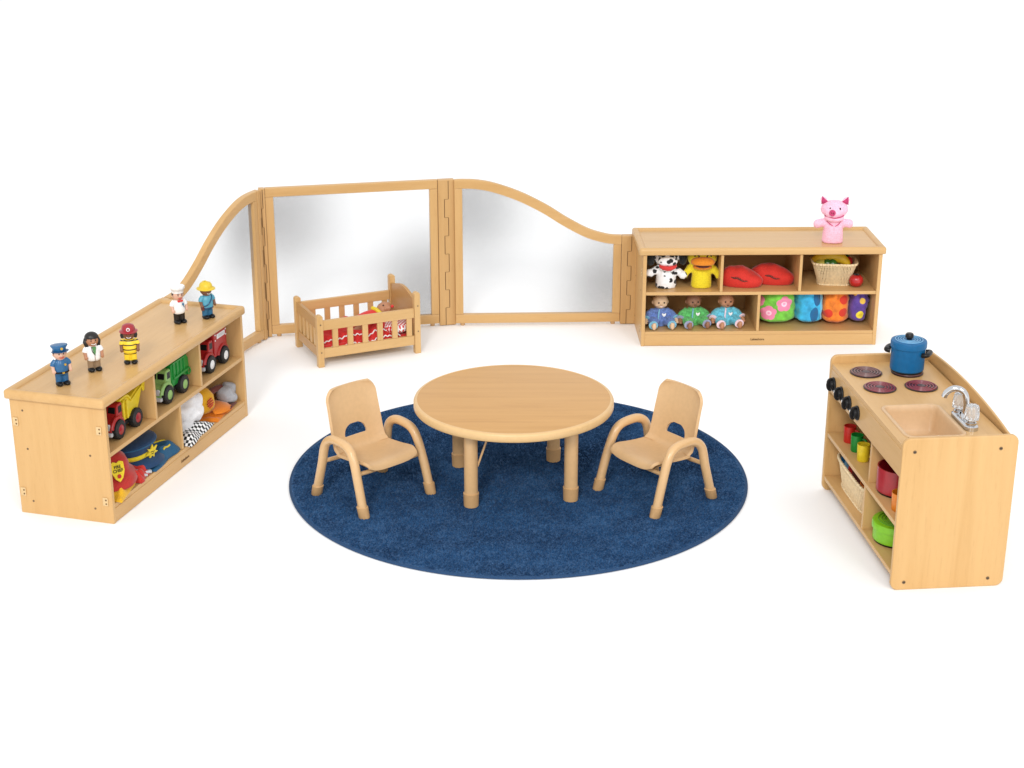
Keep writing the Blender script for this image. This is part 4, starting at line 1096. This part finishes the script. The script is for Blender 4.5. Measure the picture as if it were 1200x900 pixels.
# chef hat with checked apron
def chef_hat():
    t = thing('chef_hat', 'puffy white chef hat leaning on a cubby divider', 'costume hat', 'L', .762, .112, Z0, 0); t.scale = (1.12, 1.1, 1.05)
    bm = BM(); ell(bm, (.0, 0, .095), (.080, .075, .055), 26, 16); ell(bm, (.035, -.02, .115), (.055, .055, .048)); ell(bm, (-.035, .01, .12), (.05, .05, .045)); ell(bm, (.02, -.045, .075), (.055, .035, .045))
    lathe(bm, [(.058, .012), (.062, .07)], 24)
    me = fuse(bm, .005, 3, .013, 24, 2); obj('puffy_crown', me, 'hat_white', t, smooth=True, angle=180)
chef_hat()
cloth_heap('checked_apron', 'black and white checked cloth spilling from under the chef hat', 'costume apron', 'checks', 'L', .735, .052, Z0, .27, .11, .045, 3.3, 6, 2)
cloth_heap('orange_vest', 'flat orange vest lying below the amber cap', 'costume vest', 'cap_orange', 'L', .985, .070, Z0, .20, .12, .022, 5.5, 4)
def ball_cap():
    t = thing('ball_cap', 'amber cap with orange bill and a red emblem', 'costume hat', 'L', .945, .125, Z0+.026, 0)
    bm = BM(); lathe(bm, [(.074, 0), (.076, .02), (.070, .060), (.050, .088), (.02, .098), (0, .099)], 40, sx=1.05); wobble(bm, .005, 16, 4); cr = obj('crown', bm, 'cap_amber', t, smooth=True, angle=180)
    bm = BM(); rows = []
    for k in range(21):
        a = R(-100+118*k/20); c, s = math.cos(a), math.sin(a); w = math.sin(PI*(.04+.92*k/20))**.6
        rows.append([bm.verts.new(((.074+e)*1.05*c, (.074+e)*s, z)) for e, z in ((0, .006), (.035*w, .008), (.070*w, -.004), (.071*w, -.007), (.035*w, .004), (0, .001))])
    for a, q in zip(rows, rows[1:]):
        for i in range(6): bm.faces.new((a[i], a[(i+1) % 6], q[(i+1) % 6], q[i]))
    obj('bill', bm, 'cap_orange', cr, smooth=True, angle=60)
    bm = BM(); m4 = Matrix.Translation((-.018, -.0745, .044)) @ Matrix.Rotation(R(-14), 4, 'Z') @ Matrix.Rotation(R(-14), 4, 'X')
    for dz, l in ((.014, .014), (.004, .019), (-.006, .019), (-.015, .012)): tube(bm, [m4 @ V(-l, -.001, dz-.004), m4 @ V(0, -.0035, dz+.001), m4 @ V(l, -.001, dz+.004)], .0030, 6)
    obj('emblem', bm, 'vest_red', cr, smooth=True)
ball_cap()
bm = BM(); ell(bm, (0, 0, .05), (.055, .048, .046)); ell(bm, (.045, .0, .062), (.045, .042, .042)); ell(bm, (.01, -.03, .035), (.04, .035, .03))
o = obj('grey_bonnet', fuse(bm, .005, 3, .010, 22, 5), 'hat_grey', smooth=True, angle=180); tag(o, 'puffy grey cloth bonnet beside the orange cap', 'costume hat'); put(o, 'L', 1.105, .070, Z0+.002, 0); o.scale = (.78, .8, .85)
bm = BM(); tube(bm, catmull([(.0, .02, .085), (-.06, .03, .092), (-.13, .035, .088), (-.18, .03, .07)], 5), .017, 10); obj('brown_band', bm, 'strap_brown', o, smooth=True)
bm = BM(); 
for k in range(5): tube(bm, [(-.04+.0, -.012+.006*k, .004), (.0, -.012+.006*k, .006), (.045, -.014+.007*k, .004)], .0022, 6)
o = obj('fringe_tie', bm, 'strap_brown', smooth=True); tag(o, 'brown corded tie in front of the grey bonnet', 'tie'); put(o, 'L', 1.075, .030, Z0+.002, 8)

# ------------------------------------------------------------------ hand puppets
def puppet_core(kind):
    bm = BM()
    lathe(bm, [(.050, 0), (.052, .006), (.050, .045), (.046, .085), (.034, .105), (.026, .115)], 28, sx=1, sy=.8)
    if kind == 'dog':
        for s, p in ((-1, [(-.03, 0, .092), (-.062, -.006, .085), (-.085, -.018, .078)]), (1, [(.03, 0, .092), (.062, -.006, .078), (.082, -.018, .066)])): tube(bm, p, [.022, .020, .017], 12); ell(bm, p[-1], (.022, .019, .021))
        ell(bm, (0, 0, .152), (.064, .052, .046)); ell(bm, (0, -.040, .144), (.050, .036, .028)); ell(bm, (0, -.036, .106), (.042, .032, .013))
    elif kind == 'duck':
        for s, p in ((-1, [(-.03, 0, .09), (-.062, -.004, .095), (-.080, -.012, .070)]), (1, [(.03, 0, .09), (.06, -.004, .092), (.080, -.012, .068)])): tube(bm, p, [.022, .022, .014], 12); ell(bm, p[-1], (.014, .014, .024))
        ell(bm, (0, 0, .150), (.074, .058, .052))
    else:
        for s, p in ((-1, [(-.03, 0, .092), (-.058, -.004, .098), (-.080, -.008, .092)]), (1, [(.03, 0, .092), (.058, -.004, .100), (.078, -.008, .098)])): tube(bm, p, [.022, .022, .021], 12); ell(bm, p[-1], (.019, .017, .023))
        ell(bm, (0, 0, .168), (.068, .052, .046)); ell(bm, (-.008, -.036, .158), (.042, .032, .026)); ell(bm, (0, -.022, .128), (.050, .038, .020))
    return bm
def dog():
    b = obj('hand_puppet', fuse(puppet_core('dog'), .0045, 3, .0015, 70), 'dalmatian', smooth=True, angle=180)
    tag(b, 'white spotted dog hand puppet with open red mouth', 'hand puppet', 'animal hand puppets'); put(b, 'R', .126, .098, .2805, 2)
    bm = BM(); ell(bm, (0, -.052, .120), (.045, .032, .022), 26, 14)
    for v in bm.verts: v.co.z = min(v.co.z, .126); v.co.z += .004*abs(v.co.x)/.045
    obj('mouth', bm, 'felt_red', b, smooth=True, angle=60)
    bm = BM(); ell(bm, (0, -.077, .150), (.011, .008, .010), 14, 10); obj('nose', bm, 'plush_black', b, smooth=True)
    for s in (-1, 1):
        bm = BM(); tube(bm, catmull([(s*.044, .004, .176), (s*.072, -.004, .168), (s*.082, -.008, .142), (s*.074, -.008, .118)], 4), [.008, .011, .013, .015, .017, .018, .019, .019, .018, .017, .016, .013, .008][:13], 12)
        obj('ear', bm, 'plush_black', b, smooth=True)
        bm = BM(); ell(bm, (s*.022, -.046, .172), (.009, .006, .010), 12, 8); obj('eye', bm, 'black', b, smooth=True)
dog()
def duck():
    b = obj('hand_puppet', fuse(puppet_core('duck'), .0045, 3, .0012, 70), 'plush_yellow', smooth=True, angle=180)
    tag(b, 'bright yellow duck hand puppet with a wide orange beak', 'hand puppet', 'animal hand puppets'); put(b, 'R', .303, .098, .2805, -3)
    bm = BM(); ell(bm, (0, -.050, .142), (.060, .046, .027), 28, 16)
    for v in bm.verts:
        if v.co.z < .132: v.co.z = .132+(v.co.z-.132)*.25
        v.co.z += .10*max(0, (-.05-v.co.y))*.4
    bk = obj('upper_beak', bm, 'plush_orange', b, smooth=True, angle=70)
    bm = BM(); ell(bm, (0, -.040, .114), (.048, .038, .012), 26, 12); obj('lower_beak', bm, 'plush_orange', b, smooth=True)
    bm = BM(); ell(bm, (0, -.058, .1225), (.034, .030, .005), 24, 8); obj('mouth_gap', bm, 'strap_brown', b, smooth=True)
    for s in (-1, 1):
        bm = BM(); tube(bm, catmull([(s*.018, -.052, .166), (s*.025, -.051, .178), (s*.036, -.046, .178), (s*.041, -.044, .168)], 4), .0032, 8); obj('eye', bm, 'plush_black', b, smooth=True)
duck()
def pig():
    b = obj('hand_puppet', fuse(puppet_core('pig'), .0045, 3, .0012, 70), 'plush_pink', smooth=True, angle=180)
    tag(b, 'pink pig hand puppet standing on top of the cabinet', 'hand puppet', 'animal hand puppets'); put(b, 'R', .955, .135, .498, -8)
    for s in (-1, 1):
        bm = BM(); rows = []
        bmx = [(s*.016, .006, .198), (s*.074, .0, .184), (s*.070, .002, .248)]
        cc = V(*[sum(p[i] for p in bmx)/3 for i in range(3)]); bmx = [tuple(cc+(V(*p)-cc)*1.15) for p in bmx]
        for d, k in ((-.010, .80), (-.004, 1), (.006, 1), (.011, .8)):
            c = V(*[sum(p[i] for p in bmx)/3 for i in range(3)])
            rows.append([c+(V(*p)-c)*k+V(0, d, 0) for p in bmx])
        loft(bm, rows); e = obj('ear', bm, 'plush_pink', b, smooth=True, angle=180, sub=1)
        bm = BM(); c = V(*[sum(p[i] for p in bmx)/3 for i in range(3)])
        loft(bm, [[c+(V(*p)-c)*.55+V(0, d, -.001) for p in bmx] for d in (-.0115, -.006)]); obj('inner_ear', bm, 'plush_hot', e, smooth=True, angle=180)
        bm = BM(); ell(bm, (s*.024, -.046, .180), (.0042, .004, .0065), 10, 8); obj('eye', bm, 'black', b, smooth=True)
    bm = BM(); lathe(bm, [(.0155, 0), (.0165, .006), (.015, .014), (0, .015)], 22, Matrix.Translation((-.014, -.060, .163)) @ Matrix.Rotation(R(90), 4, 'X')); sn = obj('snout', bm, 'plush_hot', b, smooth=True)
    for s in (-1, 1):
        bm = BM(); ell(bm, (-.014+s*.005, -.0745, .164), (.002, .0015, .0045), 8, 6); obj('nostril', bm, 'strap_brown', sn, smooth=True)
    bm = BM(); tube(bm, catmull([(-.048, -.032, .142), (-.025, -.052, .138), (0, -.060, .136), (.025, -.052, .139), (.046, -.032, .144)], 5), .0028, 8); obj('mouth', bm, 'plush_hot', b, smooth=True)
    bm = BM()
    for p in ([(-.036, -.022, .112), (-.020, -.037, .100), (-.004, -.042, .092)], [(.036, -.022, .114), (.020, -.038, .098), (.006, -.042, .090)]): tube(bm, p, [.0012, .0024, .0012], 6)
    obj('crease', bm, 'plush_hot', b, smooth=True)
pig()

# ------------------------------------------------------------------ red soft toys
def soft_toy(label, x, y, rot):
    bm = BM(); ell(bm, (0, 0, .035), (.112, .062, .064), 40, 22, e=.86)
    for v in bm.verts:
        u = v.co.x/.112
        if v.co.z > .02: v.co.z = .02+(v.co.z-.02)*(1.0-.52*max(0, u))
        v.co.z = max(v.co.z, 0); v.co.y += .008*math.sin(u*2)
        v.co.z += .004*math.sin(u*9)*(v.co.z > .03)*(v.co.y < 0)
    wobble(bm, .003, 18, x*10)
    for v in bm.verts: v.co.z = max(v.co.z, 0)
    b = obj('soft_toy', bm, 'plush_red', smooth=True, angle=180); tag(b, label, 'soft toy', 'domed red soft toys on the upper shelf'); put(b, 'R', x, y, .2805, rot)
    pts = [V(-.066+.116*k/14, -.0605+.004*abs(k-7)/7, .062-.026*k/14+.003*math.sin(k)) for k in range(15)]
    bm = BM(); tube(bm, pts, [.0008+.0052*math.sin(PI*k/14)**.7 for k in range(15)], 8); sl = obj('slit', bm, 'strap_brown', b, smooth=True)
    bm = BM()
    for k in range(6, 13): ell(bm, pts[k]+V(0, -.003, .0035), (.0022, .002, .0022), 8, 6)
    obj('stitching', bm, 'felt_red', sl, smooth=True)
soft_toy('domed red soft toy with a dark slit, nearer the duck puppet', .505, .125, -22)
soft_toy('domed red soft toy with a dark slit, nearer the food basket', .672, .165, -22)

# ------------------------------------------------------------------ baby dolls
def SQ(p):
    z = p.z
    return V(p.x, p.y*.92, z if z < .04 else .04+(z-.04)*.62 if z < .118 else .0884+(z-.118))
def baby(label, x, y, skin, suit, trim, rot, front):
    bm = BM()
    ell(bm, (0, -.001, .155), (.039, .038, .040)); ell(bm, (-.016, -.022, .143), (.016, .014, .013)); ell(bm, (.016, -.022, .143), (.016, .014, .013)); ell(bm, (0, -.025, .131), (.012, .011, .008)); ell(bm, (0, -.040, .146), (.0045, .005, .0045), 8, 6)
    for s in (-1, 1): ell(bm, (s*.039, .002, .149), (.005, .006, .010), 10, 8)
    tube(bm, [(0, 0, .09), (0, 0, .135)], .014, 12); ell(bm, (0, 0, .06), (.036, .032, .05))
    for s in (-1, 1):
        tube(bm, [(s*.03, 0, .105), (s*.062, -.012, .070), (s*.078, -.040, .040)], [.015, .014, .010], 12)
        ell(bm, (s*.080, -.046, .033), (.010, .011, .009), 10, 8)
        for f in range(4): tube(bm, [(s*(.074+.004*f), -.052, .033), (s*(.074+.0045*f), -.062, .028+.001*f), (s*(.073+.0045*f), -.064, .022)], [.0032, .0028, .0022], 6)
        tube(bm, [(s*.072, -.047, .036), (s*.064, -.054, .034)], [.0035, .0028], 6)
        tube(bm, [(s*.025, -.02, .030), (s*.042, -.060, .032), (s*.046, -.100, .022)], [.022, .019, .013], 12)
        ell(bm, (s*.046, -.112, .024), (.012, .013, .020), 12, 8)
        for f in range(5): ell(bm, (s*(.038+.004*f), -.118, .042-.0012*f), (.0030, .0036, .0036), 8, 6)
    for v in bm.verts: v.co = SQ(v.co)
    b = obj('baby_doll', fuse(bm, .0030, 2), skin, smooth=True, angle=180); tag(b, label, 'baby doll', 'baby dolls seated on the bottom shelf'); put(b, 'R', x, y, Z0, rot)
    bm = BM(); lathe(bm, [(.044, .0), (.050, .020), (.050, .055), (.042, .095), (.028, .116), (.018, .121)], 26, sy=.84)
    for s in (-1, 1):
        tube(bm, [(s*.026, 0, .104), (s*.056, -.010, .076), (s*.074, -.034, .047)], [.021, .022, .018], 14)
        tube(bm, [(s*.024, -.015, .030), (s*.042, -.055, .034), (s*.047, -.092, .025)], [.029, .027, .021], 14)
    for v in bm.verts: v.co = SQ(v.co)
    su = obj('romper', fuse(bm, .0034, 2, .003, 48, x*9, lambda p: V(p.x, p.y, max(p.z, .0005))), suit, b, smooth=True, angle=180)
    for s in (-1, 1):
        for c, d, r in (((s*.0745, -.035, .0465), V(s*.4, -.75, -.5), .0185), ((s*.047, -.094, .0255), V(s*.1, -1, -.2), .0215)):
            bm = BM(); d = d.normalized(); c = SQ(V(*c)); q = d.to_track_quat('Z', 'Y').to_matrix().to_4x4()
            lathe(bm, [(r*.9, -.003), (r*1.05, -.003), (r*1.08, .003), (r*.8, .004)], 20, Matrix.Translation(c) @ q); obj('cuff', bm, trim, su, smooth=True)
        bm = BM(); ell(bm, SQ(V(s*.0140, -.0395, .155)), (.0042, .0028, .0040), 10, 8); obj('eye', bm, 'black', b, smooth=True)
    bm = BM(); tube(bm, [SQ(V(*p)) for p in ((-.006, -.0395, .1365), (0, -.0405, .1352), (.006, -.0395, .1365))], .0020, 6); obj('lips', bm, 'trim_pink' if 'doll' in skin else 'strap_brown', b, smooth=True)
    bm = BM(); tube(bm, [SQ(p) for p in catmull([(-.006, -.022, .117), (-.012, -.039, .095), (-.015, -.044, .060), (-.012, -.043, .035)], 5)], .0036, 8); obj('placket', bm, front, su, smooth=True)
    bm = BM()
    for (px, pz, rx, rz) in ((.014, .076, .010, .007), (.007, .083, .004, .006), (.021, .083, .004, .006), (.014, .069, .006, .005)): ell(bm, SQ(V(px, -.0425+.05*(pz-.069), pz)), (rx, .0045, rz*.8), 12, 8)
    obj('applique', bm, 'applique', su, smooth=True)
baby('baby doll with pale face in a blue romper', .104, .118, 'skin_doll', 'romper_blue', 'trim_aqua', 4, 'trim_aqua')
baby('baby doll with dark face in a green romper', .272, .126, 'skin_mid', 'romper_green', 'trim_lilac', 10, 'trim_aqua')
baby('baby doll with tan face in an aqua romper', .438, .128, 'skin_tan', 'romper_aqua', 'trim_pink', 8, 'trim_pink')

# ------------------------------------------------------------------ stuffed cloth bags
def bag(label, x, y, w, d, h, mat, rot, seed):
    bm = BM(); loops = []; n = 48
    for i in range(19):
        f = i/18
        z = h*f
        s = min(1, (f/.16)**.45 if f < .16 else 1)*(1-.10*max(0, f-.7)/.3)*(1-.06*(1-f))
        L = []
        for k in range(n):
            a = 2*PI*k/n; c, sn = math.cos(a), math.sin(a); q = 2.7; rr = (abs(c)**q+abs(sn)**q)**(-1/q)
            p = V(w/2*c*rr*s, d/2*sn*rr*s, z)
            fold = noise.noise(V(p.x*16+seed*3, p.y*16, p.z*12))*.008+.016*abs(noise.noise(V(p.x*24+p.z*10, p.z*17, seed)))*(.5+1.5*f)-.005
            big = V(*noise.noise_vector(V(p.x*11+seed*4, p.y*11, p.z*9)))*(.009+.008*f)
            pin = -.012*max(0, noise.noise(V(a*2.2, seed, f*1.2)))*f*2
            L.append(p*1.0+V(c, sn, 0)*(fold-.003+pin)+V(big.x, big.y, big.z*.4*min(1, f*4)))
        loops.append(L)
    # gathered top
    for i, (k_, dz) in enumerate(((.72, .006), (.40, .002), (.2, -.006))): loops.append([V(p.x*k_, p.y*k_, h+dz+.004*math.sin(j*1.7)) for j, p in enumerate(loops[18])])
    loft(bm, loops)
    o = obj('cloth_bag', bm, mat, smooth=True, angle=180); tag(o, label, 'cloth bag', 'stuffed cloth bags on the bottom shelf'); put(o, 'R', x, y, Z0, rot); return o
PK, PKL = (.80, .24, .40), (.90, .62, .74)
def flower(cx, cz, r):
    out = [(cx+r*.55*math.cos(R(90+72*k)), cz+r*.55*math.sin(R(90+72*k)), r*.52, PK) for k in range(5)]
    return out+[(cx, cz, r*.62, PK), (cx, cz, r*.36, PKL), (cx, cz, r*.17, (.85, .35, .55))]
mg = spotted('bag_green', (.16, .52, .05), flower(.022, .118, .040)+flower(-.052, .070, .037)+flower(-.102, .13, .03))
mb_ = spotted('bag_blue', (.035, .40, .70), [(.010, .060, (.022, .040), (.005, .12, .30)), (.022, .150, (.022, .045), (.005, .12, .30)), (.055, .10, (.013, .09), (.22, .58, .80))])
mo = spotted('bag_orange', (.84, .20, .015), [(.026, .138, .022, (.62, .03, .01)), (-.050, .068, .022, (.62, .03, .01)), (.024, .074, .023, (.62, .03, .01))])
mp_ = spotted('bag_purple', (.11, .055, .34), [(-.002, .058, .020, (.86, .72, .05)), (-.002, .058, .009, (.70, .52, .02)), (.008, .128, .015, (.80, .52, .08)), (-.035, .17, .014, (.86, .5, .04))])
bag('green stuffed cloth bag printed with pink flowers', .694, .165, .205, .20, .178, mg, 4, 1)
bag('blue stuffed cloth bag printed with dark leaf shapes', .853, .160, .150, .19, .182, mb_, 10, 2)
bag('orange stuffed cloth bag printed with red dots', .990, .160, .158, .20, .178, mo, 4, 3)
bag('purple stuffed cloth bag printed with yellow dots', 1.108, .165, .108, .19, .182, mp_, 2, 4)

# ------------------------------------------------------------------ light, world, camera
w = bpy.data.worlds.new('World'); S.world = w; w.use_nodes = True
bg = w.node_tree.nodes['Background']; bg.inputs[0].default_value = (.99, .995, 1, 1); bg.inputs[1].default_value = 1.04
def area(name, loc, target, size, power, col=(1, 1, 1)):
    l = bpy.data.lights.new(name, 'AREA'); l.shape = 'DISK'; l.size = size; l.energy = power; l.color = col
    o = bpy.data.objects.new(name, l); C.objects.link(o); o.location = loc
    o.rotation_euler = (Vector(target)-Vector(loc)).to_track_quat('-Z', 'Y').to_euler()
area('key_softbox', (-3.4, -12, 12), (0, 6.8, .3), 4.5, 1900, (1, .985, .965))
area('fill_softbox', (6.5, -9, 8.5), (0, 6.6, .3), 5, 620, (1, .99, .98))

cam = bpy.data.cameras.new('camera'); co = bpy.data.objects.new('camera', cam); C.objects.link(co)
co.location = (0, 0, 2.5752); co.rotation_euler = (R(90-20.185), 0, 0)
cam.sensor_width = 36; cam.lens = 36*1867.24/1200; cam.clip_end = 400
S.camera = co
S.view_settings.view_transform = 'Standard'; S.view_settings.look = 'None'
S.view_settings.exposure = 0; S.view_settings.gamma = 1
S.cycles.max_bounces = 8; S.cycles.transparent_max_bounces = 16
S.cycles.use_denoising = True
